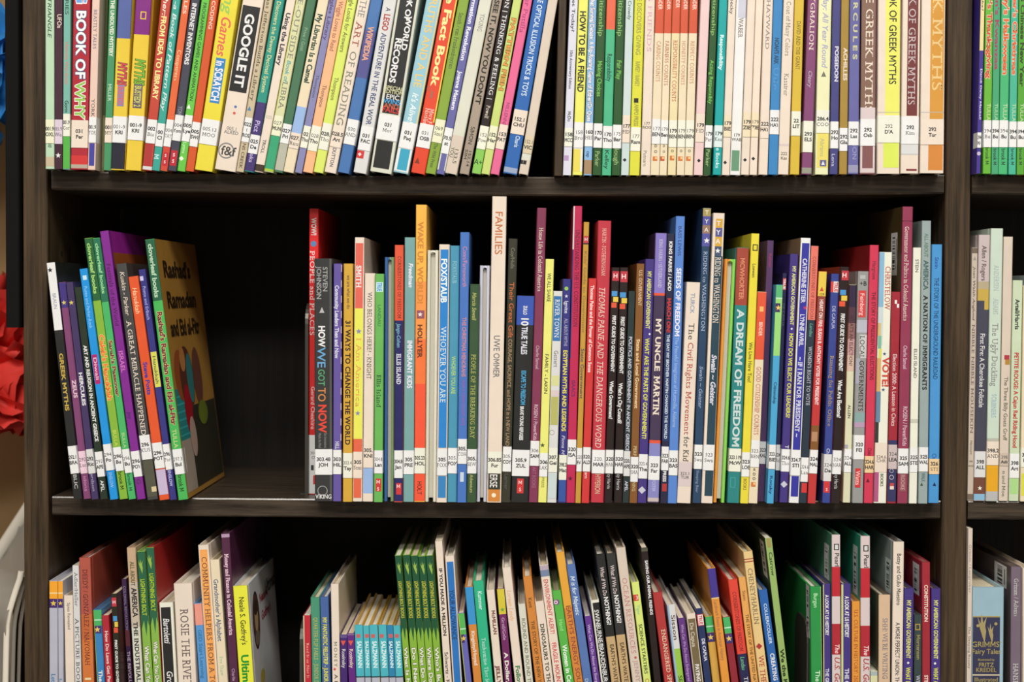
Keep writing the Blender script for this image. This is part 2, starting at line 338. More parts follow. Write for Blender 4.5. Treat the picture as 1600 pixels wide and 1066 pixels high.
(1042.5,1056.5,1051,1063.5,'eda','cream book with a red top lettered RESPONSIBILITY COUNTS',[B(-90,52,'d53'),T('BENDER',-10,12,'fdc',.65,.45),T('RESPONSIBILITY COUNTS',63,159,'c65',.5,.5,'s'),L(188,230,'179|BEN','eed'),H('O',236,'222',.3),F(1050,247,3.5,3.5,'d73'),F(1051.5,246,1.6,1.6,'fc8')]),
(1057,1069.5,1064,1076.5,'edb','cream book with a red top lettered HONESTY COUNTS',[B(-90,52,'d53'),T('BENDER',-10,15,'fdc',.6,.45),T('HONESTY COUNTS',64,133,'c86',.5,.45,'s'),L(188,230,'179|BEN','eed'),H('O',236,'222',.3),F(1063,248,3.5,3.5,'d73'),F(1064.5,247,1.6,1.6,'fc8')]),
(1070,1082,1077,1091.5,'edb','cream book with a red top lettered RESPECT COUNTS',[B(-90,52,'d53'),T('BENDER',-10,15,'fdc',.6,.45),T('RESPECT COUNTS',64,131,'c86',.5,.45,'s'),L(188,230,'179|BEN','eed'),H('O',236,'222',.3),F(1075.5,248,3.5,3.5,'d73'),F(1077,247,1.6,1.6,'fc8')]),
(1084,1098,1095,1109.5,'ecc','blank pinkish cream book beside the one lettered RESPECT COUNTS',[L(178,222,'179|FID','edc'),P('dia',1092,251,3,'222')]),
(1098.5,1112,1112,1122.5,'252','dark green book lettered Acting Responsibly',[T('Citizenship',-15,56,'8b6',.5,.5),T('Acting Responsibly',94,162,'7c5',.5,.5),L(196,231,'179|Par'),T('Parker',233,260,'9b7',.5,.5)]),
(1112.5,1127,1123,1136.5,'0aa','turquoise book lettered Responsibility in white',[T('Responsibility',54,109,'dff',.5,.42,'b'),L(196,230,'179|Kea','dee'),T('e Books',231,263,'dff',.5,.42)]),
(1127.5,1140,1138,1150,'edc','white book just right of the turquoise one',[T('Shecky',-8,22,'555',.5,.42),L(180,214,'179|BIE','edb'),P('dia',1133,254,3,'222')]),
(1140.5,1157,1151,1167,'eee','white book with a square green picture patch at its foot',[B(-40,28,'ccd',.2,1),T('WABER',28,59,'754',.5,.45,'s'),H('179',211,'554',.3),H('WAB',218,'554',.3),B(235,267,'697',.1,.85)]),
(1157.5,1170.5,1168,1180.5,'edc','blank cream book just right of the green picture patch',[L(176,214,'179|ZIE','edb'),P('dia',1164,250,3,'222')],-.001),
(1171,1183.5,1181,1193.5,'edc','blank cream book, second to the left of NOAHS ARK',[L(176,214,'179|ZIE','edb'),P('dia',1177,248,3,'222')]),
(1184,1200,1194,1207.5,'edc','cream book with grey capitals left of NOAHS ARK',[T('SAMS - HAYWARD',-50,78,'877',.5,.4,'s'),L(180,216,'222|HAY','edc'),]),
(1200.5,1215,1208.5,1223.5,'38c','blue slim book lettered NOAHS ARK',[T("NOAH'S ARK",59,100,'246',.5,.45,'b'),T('Ude',105,142,'59d',.5,.5,'s'),L(172,210,'222|HAY','eee')]),
(1215.5,1232.5,1224.5,1241.5,'edc','white book lettered Coat of Many Colors',[T('Coat of Many Colors',2,88,'887',.5,.42,'s'),T('Kassirer',115,150,'887',.5,.42,'s'),B(225,228,'dcc'),H('222',240,'554',.28),H('Kas',247,'554',.28)]),
(1233,1250,1242.5,1255.5,'db3','golden yellow book lettered DAVID AND THE GIANT',[T('DAVID AND THE GIANT',33,109,'652',.5,.42,'s'),L(174,212,'22|LIT','eed')]),
(1251,1270,1264,1277,'847','plum purple thick book lettered PYGMALION',[T('PYGMALION',-15,79,'edc',.5,.45,'s'),T('Cleary',110,136,'bab',.5,.36,'i'),L(189,238,'293|ELS','eed'),B(262,271,'998')]),
(1273,1295,1279,1300.5,'eeb','pale cream book lettered All Year Round',[T('Holiday: All Year Round',-30,105,'aac',.55,.42,'i'),P('tri',1287,116,5,'776'),L(172,208,'286.4|COO','eed'),B(208,262,'ed6',.12,1),T('Abrams',216,245,'bb8',.5,.3),F(1286,255,5,5,'669'),P('tri',1286,255,3.5,'eef')]),
(1295.5,1310,1301.5,1314,'448','indigo blue book lettered POSEIDON',[T('POSEIDON',72,128,'dde',.6,.45,'b'),L(190,232,'292|Ho','eee'),T('Lena',240,260,'bbd',.4,.4)]),
(1310,1324.5,1314.5,1327,'a83','tan gold book lettered ACHILLES',[T('ACHILLES',75,126,'edc',.6,.45,'b'),L(200,236,'292|Gla','eee')]),
(1325,1341,1327.5,1344.5,'66a','violet book with spaced yellow letters ERCULES',[T('H E R C U L E S',-30,93,'cc9',.55,.4,'b'),L(190,227,'292|Las','eee'),T('ION',226,250,'99c',.6,.4),B(258,270,'99b')]),
(1342.5,1368,1347,1369,'855','brown and pink book lettered FAVORITE GREEK MYTHS',[B(-90,172,'865',.0,.9),T('FAVORITE GREEK MYTHS',-110,177,'edc',.55,.5,'s'),B(168,270,'dcc'),L(186,228,'292|Osb','eee'),B(228,263,'855',.15,.85)]),
(1371,1405,1372,1408,'edc','thick white and yellow book lettered BOOK OF GREEK MYTHS',[B(-90,180,'ee6',.33,.98),T('BOOK OF GREEK MYTHS',-30,132,'332',.66,.32),B(175,176,'bba'),L(180,223,'292|D\'A','eed'),B(223,262,'de5',.27,.96)]),
(1407.5,1435,1411,1438.5,'edc','white and maroon book lettered BOOK OF GREEK MYTHS',[B(-90,181,'733',.28,.88),T('BLUE FAIRY BOOK OF GREEK MYTHS',-150,165,'cbb',.55,.4,'s'),L(182,225,'292|Kim','eee'),B(225,240,'ddd'),B(240,242,'ccc'),B(264,267,'833',.3,.9)]),
(1438,1474,1440,1478,'edc','thick white and orange book lettered GREEK MYTHS in large capitals',[B(-90,186,'d93',.38,.95),T('GREEK MYTHS',-90,144,'ec8',.68,.42,'s'),B(175,176,'bbb'),L(187,226,'292|Tur','edc'),B(226,266,'d83',.34,.95)]),
]
ROW1R = [
(1520.5,1533,1528,1539.5,'439','purple slim book with a pale yellow top in the right bay',[B(-90,79,'ed9'),T('Books!',-25,16,'554',.5,.5,'i'),T('Dandi Daley Mackall',107,187,'edf',.6,.45),L(207,231,'394|MA','eee'),P('dot',1529,240,3.5,'cbd')]),
(1534,1549,1540,1551.5,'6b3','lime green book lettered Thanksgiving',[T("Tyler's Thanksgiving",-40,122,'d53',.55,.6,'b','edb'),T('TULLA',162,188,'cd9',.6,.45),L(188,230,'394|Bu'),T('brook M',230,257,'352',.5,.45)]),
(1549.5,1559.5,1552,1564,'4a7','teal green slim book lettered Kwanzaa',[T("Kevin's Kwanzaa",-40,109,'a46',.55,.55,'b'),T('TULLA',162,188,'ad9',.6,.45),L(188,230,'394|Bu'),T('brook M',232,258,'243',.5,.45)]),
(1560,1574.5,1565,1579.5,'4b7','green book lettered Halloween',[T("Hailey's Halloween",-40,117,'e63',.55,.58,'b','edc'),T('TULLA',162,188,'bda',.6,.45),L(188,230,'394|Bu'),T('brook M',232,258,'243',.5,.45)]),
(1575.5,1588,1580,1592,'4b9','sea green book lettered Christmas',[T("Carter's Christmas",-40,117,'e63',.55,.58,'b','edc'),T('TULLA',162,190,'bda',.6,.45),L(190,230,'394|Bu'),T('brook M',232,258,'243',.5,.45)]),
(1588.5,1600,1592.5,1604,'5a3','leaf green book lettered Chinese New Year',[T("Chelsea's Chinese New Year",-60,135,'342',.5,.55,'b'),T('TULLA',162,190,'bda',.6,.45),L(190,230,'394|Bu'),T('brook M',232,258,'243',.5,.45)]),
(1600.5,1614,1604.5,1618,'ec3','yellow book cut by the right edge of the photo',[]),
(1614.5,1630,1618.5,1633,'c44','red book past the yellow one at the right edge',[]),
]
ROW2 = [
# xb0,xb1,xt0,xt1,ytop,...
(114.5,128.5,72.2,85.5,410,'222','black leaning book with a white top and gold lettering GREEK MYTHS',[B(410,516,'eee'),P('star',78,422,4.5,'222'),T('BRAUN',458,483,'aab',.5,.4),T('GREEK MYTHS',552,642,'ca4',.5,.45,'b'),L(697,740,'292.1|BRA'),T('BLIC',741,764,'bbb',.5,.4)]),
(130,142.5,91,102,441,'847','mauve leaning book lettered ZEUS with a violet starry top',[B(441,481,'438'),P('star',100,473,4,'dc6'),T('ZEUS',594,622,'ecd',.55,.5,'b'),L(705,740,'292|Luc','ecd'),T('idons',744,768,'c8b',.5,.4)]),
(143,154.5,103,114,441,'436','indigo leaning book lettered HERCULES',[P('star',111.5,473,4,'dc6'),T('HERCULES',582,634,'eee',.55,.5,'b'),L(702,740,'292|Ric','ddd'),T('ardson',740,768,'a9b',.5,.4)]),
(155.5,169,115.5,126.5,449,'232','black green leaning book lettered ART AND RELIGION IN ANCIENT GREECE',[T('ART AND RELIGION IN ANCIENT GREECE',540,690,'eee',.5,.45,'b'),L(706,745,'292|APE'),T('APEL',751,768,'eee',.5,.45)]),
(171.7,185,123.7,136.6,420,'19e','bright sky blue leaning book lettered Diwali on a magenta flash',[F(132.5,434,3,3.5,'cef'),T('Ponto and Parker-Rock',447,513,'8cf',.5,.4),B(554,600,'b27',.12,.8),T('Diwali',558,594,'ecd',.48,.4),L(694,735,'294|Po'),T('ENSLOW',738,762,'9cf',.5,.4)]),
(186,199.5,130,144,372,'8b3','lime green leaning book lettered Hanukkah with a dark green top',[B(372,470,'263'),T('cloverleaf books',380,459,'ad7',.5,.45,'b'),T("Caleb's Hanukkah",523,626,'f72',.5,.6,'b','fd8'),T('BULLA',672,697,'cd5',.5,.4),L(699,736,'296|Bu'),T('brook M',737,765,'341',.5,.45)]),
(200.5,212.5,144.8,155,372,'4b6','mint green leaning book lettered Passover with a dark green top',[B(372,472,'275'),T('cloverleaf books',380,459,'9d9',.5,.45,'b'),T("Sarah's Passover",532,619,'723',.5,.5,'b','ec8'),T('BULLA',676,700,'bd8',.5,.4),L(702,739,'296|Bu'),T('brook M',740,767,'253',.5,.45)]),
(214,227.5,155.5,169,361,'829','purple leaning book lettered Festivals of the World',[T('Festivals of the World',412,510,'414',.5,.45,'s'),T('ISRAEL',548,582,'d7c',.5,.48),T('Joy',644,655,'426',.5,.4),L(705,745,'296|POY'),T('G',748,757,'535',.5,.5),CB(361,420,'a2a'),CB(395,450,'a52')],0),
(230.5,247,180,198,412,'444','charcoal leaning book lettered A GREAT MIRACLE HAPPENED',[T('Kuskin - Parker',424,492,'dcb',.5,.4,'i'),T('A GREAT MIRACLE HAPPENED',502,681,'edc',.5,.45,'s'),L(680,718,'296|KUS'),B(719,776,'554'),F(241,765,4,4,'dc9')]),
(248.5,264.5,199,215.5,432,'e52','orange leaning book with blue lettering',[T('Hanukkah',449,490,'fc9',.5,.45,'i'),T('Steve Potts',566,617,'33a',.5,.42,'b'),L(692,732,'296|POT'),B(734,773,'cbd')]),
(265,276.3,216.5,226,421,'338','navy leaning book lettered Hanukkah on a yellow ribbon',[F(221,435,3,3.5,'ccf'),T('Ponto and Erlbach',447,500,'aae',.5,.45),B(550,605,'dd5',.1,1),T('Hanukkah',556,600,'564',.55,.5),L(694,734,'296|Por'),T('ENSLOW',735,760,'ccf',.5,.45)]),
(277.3,295,227,240,374,'4b5','green leaning Ramadan book with its gold picture cover showing',[B(374,470,'264'),T('cloverleaf books',381,465,'bdb',.5,.45,'b'),T("Rashad's Ramadan and Eid al-Fitr",487,664,'723',.55,.5,'b','ec8'),T('TULLA',671,700,'cd8',.5,.4),L(702,741,'297.3|Bul'),T('brook M',742,768,'352',.5,.45),SD('b83'),CV()]),
(482,496.5,483.2,497.8,326,'e22','tall red book lettered WOW set back beside the charcoal one',[T('WOW!',341,368,'fee',.5,.5,'bs'),P('dot',490,381,4.5,'58b'),T('PEOPLE and PLACES',392,525,'fdd',.35,.5,'s'),T('Gerard Cheshire',604,671,'fcc',.45,.4),B(680,772,'eee'),H('306',708,'888',.3),H('Cl',715,'888',.3),F(488,731,2.2,4,'444'),B(743,757,'d33',.5,.95)],.05),
(492.3,519,490.6,518.8,404,'333','thick charcoal book lettered HOW WE GOT TO NOW in coloured letters',[B(404,784,'555',.86,1),T('STEVEN',417,456,'aaa',.62,.26),T('JOHNSON',417,468,'aaa',.27,.26),P('tri',503,485,5,'bbb'),T('HOW',509,542,'eee',.42,.36,'b'),T('WE',543,575,'6ad',.4,.45),T('GOT',577,603,'5a7',.4,.36),T('TO',606,628,'d84',.42,.42),T('NOW',632,676,'e43',.45,.44,'b'),T('Six Innovations',677,700,'888',.62,.16),T('Made the Mod',677,700,'888',.3,.16),L(702,742,'303.48|JOH'),P('ring',504,767,8,'999'),H('VIKING',776,'eee',.24)]),
(520.3,533,521,534.5,412,'65a','purple book with checkered edge lettered Community Leaders',[T('Community Leaders Then and Now',446,560,'dde',.42,.45,'b'),T('HILL',690,702,'ccd',.5,.45,'b'),L(703,741,'303|HIL','eee')]+[B(y,y+11,'dcd',.9,1) for y in range(414,700,24)]),
(536,550.3,536.5,552.5,412,'da3','mustard book lettered 31 WAYS TO CHANGE THE WORLD',[T('we are what we do',430,483,'654',.55,.38),T('31 WAYS TO CHANGE THE WORLD',501,696,'321',.5,.52,'sb'),L(708,747,'303.4|Tay','eed')]),
(551,565,553,570,371,'edc','white book with red and yellow panels lettered I Am America',[B(380,482,'e65',.1,.9),T('SMITH',415,450,'eee',.45,.5,'sb'),B(482,686,'ee5',.05,.95),P('star',560.5,518,5,'88b'),T('I Am America',528,637,'ea5',.5,.52,'s'),P('star',559,646,4.5,'88b'),B(686,706,'e64',.0,.95),L(706,747,'305|Smi','edc'),B(748,778,'e64',.1,.9)]),
(566,583.3,570.5,586,427,'edc','white book lettered WHO BELONGS HERE',[T('WHO BELONGS HERE? - KNIGHT',457,593,'444',.5,.42,'s'),L(685,731,'305.|KNI','edc'),B(731,771,'9be',.05,.97)]),
(584,598.3,586.5,600.7,428,'6b5','green book lettered Ellis Island with a small white flag patch',[B(441,456,'cef',.1,.9),T('TRUE',442,455,'39c',.5,.5,'b'),T('LANDAU',476,510,'484',.5,.38),T('Ellis Island',586,637,'243',.5,.5,'s'),L(704,740,'304.8|Lan','eee'),B(748,768,'d33',.2,.85),H('M',753,'fdd',.4),H('5',764,'fdd',.4)]),
(599,615.5,601,616,402,'45a','blue and green book shelved page edges outward',['FORE','36a','8a7'],.004),
(616,629,616.3,631.3,383,'e53','orange red and navy book lettered ELLIS ISLAND',[T('CORNERSTONES OF FREEDOM',400,498,'622',.55,.4,'s'),B(501,784,'226'),T('Jango-Cohen',506,543,'7bc',.5,.42,'i'),T('ELLIS ISLAND',553,601,'dde',.5,.48,'sb'),L(704,747,'304.8|Jan'),B(755,773,'d33',.25,.85),H('M',760,'fdd',.4)]),
(629.7,646.3,631.8,649,371,'7aa','grey teal book lettered IMMIGRANT KIDS',[T('Freedman',411,449,'eef',.6,.38,'bi'),T('IMMIGRANT KIDS',532,607,'eef',.55,.45,'b'),L(704,741,'305|PRE')]),
(646.8,664,650,667,320,'fb4','tall yellow to red book lettered WAKE UP WORLD',[B(440,530,'f94'),B(530,600,'f73'),B(600,784,'f53'),T('WAKE UP, WORLD!',347,475,'d83',.45,.5,'b'),B(485,498,'956',.15,.85),P('star',656.5,491.5,4,'fee'),T('HOLLYER',507,559,'632',.45,.42,'b'),L(700,740,'305.23|HOL','eed'),T('HOLT',752,773,'722',.5,.4)]),
(664.6,681,667.5,685.5,391,'ddc','cream white book shelved page edges outward beside WAKE UP WORLD',['FORE','ddc','eed'],.004),
(682,697.7,686,703,382,'edc','white book with a blue panel and large lettering WHOEVER YOU ARE',[B(390,700,'28d',.14,.9),T('FOX/STAUB',404,473,'eff',.5,.55,'b'),T('WHOEVER YOU ARE',511,630,'dee',.5,.52,'s'),L(702,743,'305|FOX','eee'),B(744,778,'38c',.14,.9)]),
(698.5,714,703.5,718,384,'49b','teal blue slim book lettered WHOEVER YOU ARE in small letters',[T('FOX/STAUB',408,443,'9cd',.5,.42,'s'),T('WHOEVER YOU ARE',557,616,'bd6',.5,.42),L(700,740,'305.|FOX')]),
(714.8,728,718.5,734.3,363,'47c','cobalt blue book lettered CHRISTMAS MENORAHS',[T('Conn/Farnsworth',385,449,'c8a',.55,.45),T('THE CHRISTMAS MENORAHS',496,589,'c89',.55,.42,'b'),T('HOW A TOWN FOUGHT HATE',594,665,'96b',.55,.36),L(686,725,'305.|COH'),B(738,753,'cde',.3,.7)]),
(728.5,744,734.5,749,444,'353','dark green book lettered PEOPLE OF THE BREAKING DAY',[T('Marcia Sewall',457,500,'bb6',.5,.42,'i'),T('PEOPLE OF THE BREAKING DAY',554,685,'bb6',.5,.48,'s'),L(702,740,'305.|SEW'),T('Atheneum',742,770,'bb7',.5,.35)]),
(744.5,761,750,766,415,'ccd','pale grey book shelved page edges outward beside FAMILIES',['FORE','ccd','dde'],.004),
(761.5,782,767,794,307,'edc','tallest white book lettered FAMILIES in orange handwriting',[T('FAMILIES',330,398,'c74',.5,.5),T('UWE OMMER',524,590,'777',.5,.42),L(706,740,'306.85|Fur','eed'),B(740,765,'332',.08,.92),T('ERSE',741,762,'eee',.45,.5),B(765,784,'d83',.08,.92),P('dot',771.5,774,3.5,'fec')]),
(783,797,794.3,809,373,'332','dark brown book lettered Their Great Gift',[T('Coy/Hulls',387,420,'776',.5,.4),T('Their Great Gift',441,528,'c63',.5,.5),T('COURAGE, SACRIFICE, and HOPE in a NEW LAND',530,697,'a86',.5,.42),L(698,737,'305.|COY'),T('Lerner',740,765,'555',.5,.4)]),
(798,826,808,835,462,'222','thick black book with a blue top lettered TRUE TALES',[B(462,508,'35b'),T('ZULLO',478,492,'eee',.5,.2,'b'),T('10',495,509,'eee',.5,.4,'b'),T('TRUE TALES',511,554,'dde',.5,.32,'b'),T('ESCAPE TO FREEDOM',579,633,'4ad',.52,.25,'b'),T('BRAVE YOUNG REFUGEES',635,688,'eee',.48,.2,'b'),L(703,744,'305.9|ZUL'),B(748,771,'d33',.32,.7),H('M',754,'fdd',.2),H('S',765,'fdd',.2)]),
(826.5,840,838.8,854.7,325,'835','tall plum book lettered Home Life in Colonial America',[T('Home Life in Colonial America',356,456,'edc',.5,.45,'s'),T('Charlie Samuel',540,577,'cab',.5,.35),T('ROSEN / PowerKids',632,688,'dbc',.5,.4),L(689,728,'306|SAM'),T('ART ROOKE',730,763,'a68',.5,.4)]),
(840.5,854,852.3,866,405,'ee7','lemon yellow book lettered WE ALL SHARE FAMILY',[T('WE ALL SHARE',427,472,'443',.5,.42),T('FAMILY - LAKIN',553,616,'443',.5,.4),P('star',847,696,4,'453'),L(708,745,'306|LAK'),T('PRESS',746,762,'994',.5,.3)]),
(854.7,870.4,864.8,880,455,'ddd','white book with a blue title panel lettered RIVER TOWN',[B(463,533,'37b',.06,.9),T('RIVER TOWN',468,528,'eee',.48,.5,'s'),T('Geisert',548,574,'666',.5,.45,'s'),B(587,603,'dd9',.1,.9),B(610,620,'dcc'),B(620,664,'bb6',.1,.9),P('ring',862,676,4,'a97'),L(700,738,'307.|Gei','eed'),B(740,779,'cdd',.1,.9)]),
(871,884.7,879,892.7,436,'338','indigo book with yellow lettering EGYPTIAN MYTHS AND LEGENDS',[P('dot',885,451,3,'9c5'),P('star',885,463,3,'dde'),T('Ignite',470,490,'dde',.5,.45),T('ALL ABOUT MYTHS',498,541,'aac',.5,.42),T('EGYPTIAN MYTHS AND LEGENDS',547,674,'ed5',.5,.5,'b'),T('Fiona M',680,710,'ccd',.5,.4,'i'),L(711,750,'398.2|Mac','eed'),B(750,784,'35a')]),
(885,898,894.5,911.5,322,'c25','tall crimson book lettered UNDERSTANDING THE US CONSTITUTION',[B(322,390,'ddd',0,.16),B(390,560,'448',0,.12),T('UNDERSTANDING THE U.S. CONSTITUTION',359,511,'513',.55,.45,'s'),T('ISAACS',594,620,'626',.5,.4),L(687,726,'320|ISA'),P('star',891,748,4,'513')]),
(898.3,907.3,912,920.5,347,'c93','mustard orange thin book with a small red square',[B(369,380,'c34',.05,.95),H('H',374,'fee',.6),B(380,382,'223'),T("Kids' Guide to Government",392,520,'974',.5,.5),T('State Government',545,623,'446',.5,.6),L(700,737,'320|FA'),]),
(907.5,922.5,921,932,435,'d33','scarlet book lettered Power of Common Sense in white',[T('Thomas Paine and the Power of Common Sense',446,582,'fdd',.5,.42,'b'),L(699,737,'320.|ALD'),T('sm',738,748,'fdd',.5,.4)]),
(923,942.5,932.5,956.5,345,'c34','thick red book lettered THE DANGEROUS WORD',[T('MARTIN - FOTHERINGHAM',357,431,'eba',.5,.3,'s'),T('THOMAS PAINE AND THE DANGEROUS WORD',448,700,'ecb',.45,.45,'si'),L(703,740,'320.|MAR'),T('HYPERION',741,772,'db9',.5,.4)]),
(943,958,957,967.5,418,'211','black book lettered FIRST GUIDE TO GOVERNMENT beside the thick red one',[B(424,439,'c34',.1,.95),H('H',431,'fee',.55),B(455,463,'49d',.1,.8),B(464,472,'ec4',.3,.95),B(473,481,'e53',.1,.75),T('FIRST GUIDE TO GOVERNMENT',493,581,'eee',.5,.42,'b'),T("What's Government?",596,655,'eee',.45,.45,'b'),L(703,740,'320|HAR'),T('cy Harris',741,764,'bbb',.5,.4)]),
(958.5,972.2,968,981.8,418,'211','black book lettered FIRST GUIDE TO GOVERNMENT beside the POLITICS one',[B(424,441,'c34',.1,.95),H('H',432,'fee',.55),B(457,465,'49d',.1,.8),B(466,474,'ec4',.3,.95),B(475,483,'e53',.1,.75),T('FIRST GUIDE TO GOVERNMENT',495,584,'eee',.5,.42,'b'),T("What's a City Council?",599,662,'eee',.45,.45,'b'),L(703,740,'320|HAR'),T('cy Harris',741,766,'bbb',.5,.4)]),
(972.7,983.3,982.3,993,455,'233','black green thin book lettered POLITICS AND GOVERNMENT IN ANCIENT GREECE',[T('POLITICS AND GOVERNMENT IN ANCIENT GREECE',526,705,'dde',.5,.5),L(705,744,'320.|APE','ddd'),T('APEL',752,768,'dde',.5,.45)]),
(983.7,995,993.8,1008,412,'852','brown book lettered State and Local Government',[T('U.S. GOVERNMENT',422,478,'db9',.55,.42),T('State and Local Government',530,638,'ec9',.5,.42,'b'),T('PERF',697,713,'cb8',.5,.42),L(714,753,'320|SMA'),T('NING',753,768,'cb8',.5,.42)]),
(995.5,1010.5,1008.5,1023,405,'438','indigo book with yellow lettering WHAT ARE THE PARTS OF GOVERNMENT',[T('MY AMERICAN GOVERNMENT',424,514,'dd7',.5,.42,'b'),P('dot',1015,522,1.5,'eee'),T('WHAT ARE THE PARTS OF GOVERNMENT?',529,686,'dd5',.5,.45,'b'),L(710,748,'320.4|The','eee'),P('dia',1003,766,6,'ccd')]),
(1011,1030,1024,1042.8,364,'435','book with a lavender top and brown middle lettered MARTIN',[B(364,458,'87c'),T('KING FARRIS / SUTHERLAND',374,450,'ccd',.5,.3,'s'),B(458,462,'e53'),T('MY UNCLE',498,580,'edc',.5,.45,'b'),T('MARTIN',588,649,'edc',.5,.5,'sb'),B(688,693,'e53'),B(693,784,'88c'),L(713,750,'323|Far','eee'),T('FOSTER',750,768,'bbe',.5,.3),B(778,784,'cbb')]),
(1030.5,1043.8,1043.3,1053.7,365,'224','black and blue book lettered MARCH ON in red',[T('KING FARRIS / LADD',377,455,'eee',.5,.45,'b'),T('MARCH ON!',466,520,'d33',.5,.5,'b'),B(520,690,'236'),T('THE DAY MY BROTHER MARTIN CHANGED THE WORLD',523,686,'cde',.5,.38,'b'),L(698,735,'323|FAR'),T('PRESS',736,753,'eee',.5,.45,'b'),B(756,768,'b33',.2,.85)]),
(1044.3,1056.3,1054.3,1072.3,338,'58d','cornflower blue book lettered SEEDS OF FREEDOM',[T('BASS LEWIS',353,400,'348',.5,.36),T('SEEDS OF FREEDOM',419,526,'eef',.5,.5,'b'),T('The Peaceful Integration of Huntsville, Alabama',527,668,'9be',.5,.4),L(704,743,'323|BAS')]),
(1056.8,1080.8,1072.8,1095.5,441,'edc','thick white book lettered The Civil Rights Movement',[T('TURCK',458,490,'89b',.5,.3),T('The',505,532,'333',.5,.4,'s'),T('Civil Rights Movement',535,680,'b43',.5,.4,'s'),T('for Kid',683,722,'333',.5,.4,'s'),B(722,760,'dcc'),H('323.1',740,'555',.22),H('TUR',746,'555',.22)]),
(1081.3,1095,1096.5,1112.7,325,'246','navy book lettered RIDING to WASHINGTON with coloured tiles on top',[B(325,338,'a95'),B(338,352,'55a'),B(352,365,'976'),B(365,385,'55a'),H('T',332,'eed',.5),H('Y',346,'eed',.5),H('A',359,'eed',.5),P('star',1104.5,376,5,'eee'),T('RIDING to WASHINGTON',393,518,'abd',.5,.45,'s'),T('Swain ~ Geister',572,637,'9ac',.5,.42,'i'),L(695,733,'323|Swa'),T('Sleeping Bear',735,770,'89b',.5,.3)]),
(1095.5,1112.7,1113.2,1133.3,333,'edc','white edged navy book lettered RIDING to WASHINGTON',[B(342,356,'da3',.25,.85),B(356,370,'559',.25,.85),B(370,385,'da3',.25,.85),B(385,400,'457',.25,.85),H('T',349,'eee',.42),H('Y',363,'eee',.42),H('A',377,'eee',.42),P('star',1121.5,392,4.5,'eee'),B(400,775,'245',.25,.95),T('RIDING to WASHINGTON',402,505,'edc',.58,.5,'s'),T('Swain ~ Geister',554,632,'dde',.6,.42,'bi'),L(695,735,'323|Swa')]),
(1113.5,1134,1134,1149.8,405,'da4','orange and lime book shelved page edges outward',['FORE','e93','8d5'],.001),
(1135.5,1156,1150.3,1172,387,'288','thick rust and teal book lettered A DREAM OF FREEDOM',[B(387,477,'a43'),T('MCWHORTER',403,468,'d86',.5,.36,'b'),T('A DREAM OF FREEDOM',484,699,'cdd',.5,.55,'b'),L(701,737,'323.119|McW','eed'),F(1145,754,4,8,'4aa'),F(1145,754,3,7,'288')]),
(1156.5,1168.5,1172.5,1187.8,365,'ed3','yellow book with a small black square icon near its top',[F(1180,387,4,5,'332'),F(1180,387,2.5,3.5,'ed3'),T('Loewen',412,434,'553',.5,.4),T('We Live Here Too!',535,598,'553',.5,.45),L(707,745,'323|LOE'),T('BOOKS',748,766,'973',.5,.4)]),
(1169,1183.7,1184,1198,456,'edb','cream and orange book lettered GOOD CITIZENSHIP COUNTS',[B(456,562,'e53'),F(1190,483,3,4,'fb6'),T('BENDER',503,525,'fdc',.5,.38),T('GOOD CITIZENSHIP COUNTS',573,680,'c65',.5,.5,'s'),L(688,730,'323.|BEN','eee'),H('R',734,'222',.3),H('D',741,'222',.3),H('O',748,'222',.3),F(1177,757,3.5,3.5,'d73'),F(1178.5,756,1.6,1.6,'fc8')]),
(1184.5,1195,1198.5,1211.5,376,'536','deep purple book with a faint magenta name near the top',[T('Kalman',396,418,'a36',.55,.42),L(690,725,'323|KAL','ddd')],.012),
(1195.5,1209.5,1212,1222.5,445,'4ad','green and sky blue book lettered Citizenship with a star patch',[B(445,465,'5b7'),B(465,467,'cec'),B(467,556,'9d7'),F(1214,481,5,7,'436'),P('star',1214,481,4.5,'fc6'),T('Citizenship',597,631,'236',.5,.42),L(695,733,'323.|BIE'),T('Rotsky',743,772,'137',.5,.4)]),
(1210,1217,1223,1231,427,'225','thin navy book with a red patch set back beside Citizenship',[B(435,453,'d55',.1,.9),T('TRUE',436,452,'eee',.5,.5,'b'),T('DE CAPUA',474,510,'567',.5,.5),L(695,735,'324|Bel','ddd')],.012),
(1217.5,1231.3,1232.5,1250,397,'438','violet book with yellow lettering HOW DO WE ELECT OUR LEADERS',[T('MY AMERICAN GOVERNMENT',416,508,'dd8',.55,.4,'b'),P('dot',1237,514,1.5,'eee'),T('HOW DO WE ELECT OUR LEADERS?',521,653,'dd5',.55,.45,'b'),T('T',696,701,'eee',.6,.4),L(702,737,'324.6|Tho','eee'),P('dia',1225,757,5.5,'ccd')],.007),
(1231.5,1248.3,1250.5,1267,372,'eee','white edged royal blue book lettered IF I RAN FOR PRESIDENT',[B(380,703,'33a',.14,.88),T('CATHERINE STIER',404,473,'dde',.5,.42,'b'),P('star',1258,481,3.5,'d35'),T('LYNNE AVRIL',491,541,'dde',.5,.42,'b'),T('~ IF I RAN FOR PRESIDENT ~',558,683,'dde',.5,.42,'sb'),L(703,743,'324.7|STI','eee'),B(744,776,'33a',.14,.88),SD('a86')]),
(1249,1260.7,1267.5,1279.7,384,'234','coral and black book lettered RIGHT TO VOTE',[B(384,500,'e76'),T('CORNERSTONES OF FREEDOM',401,499,'833',.5,.42,'s'),T('Landau',505,526,'6a9',.5,.42,'i'),T("WOMEN'S RIGHT TO VOTE",542,634,'ccd',.5,.46,'s'),L(715,753,'324.6|Lan'),B(755,770,'d33',.2,.9)]),
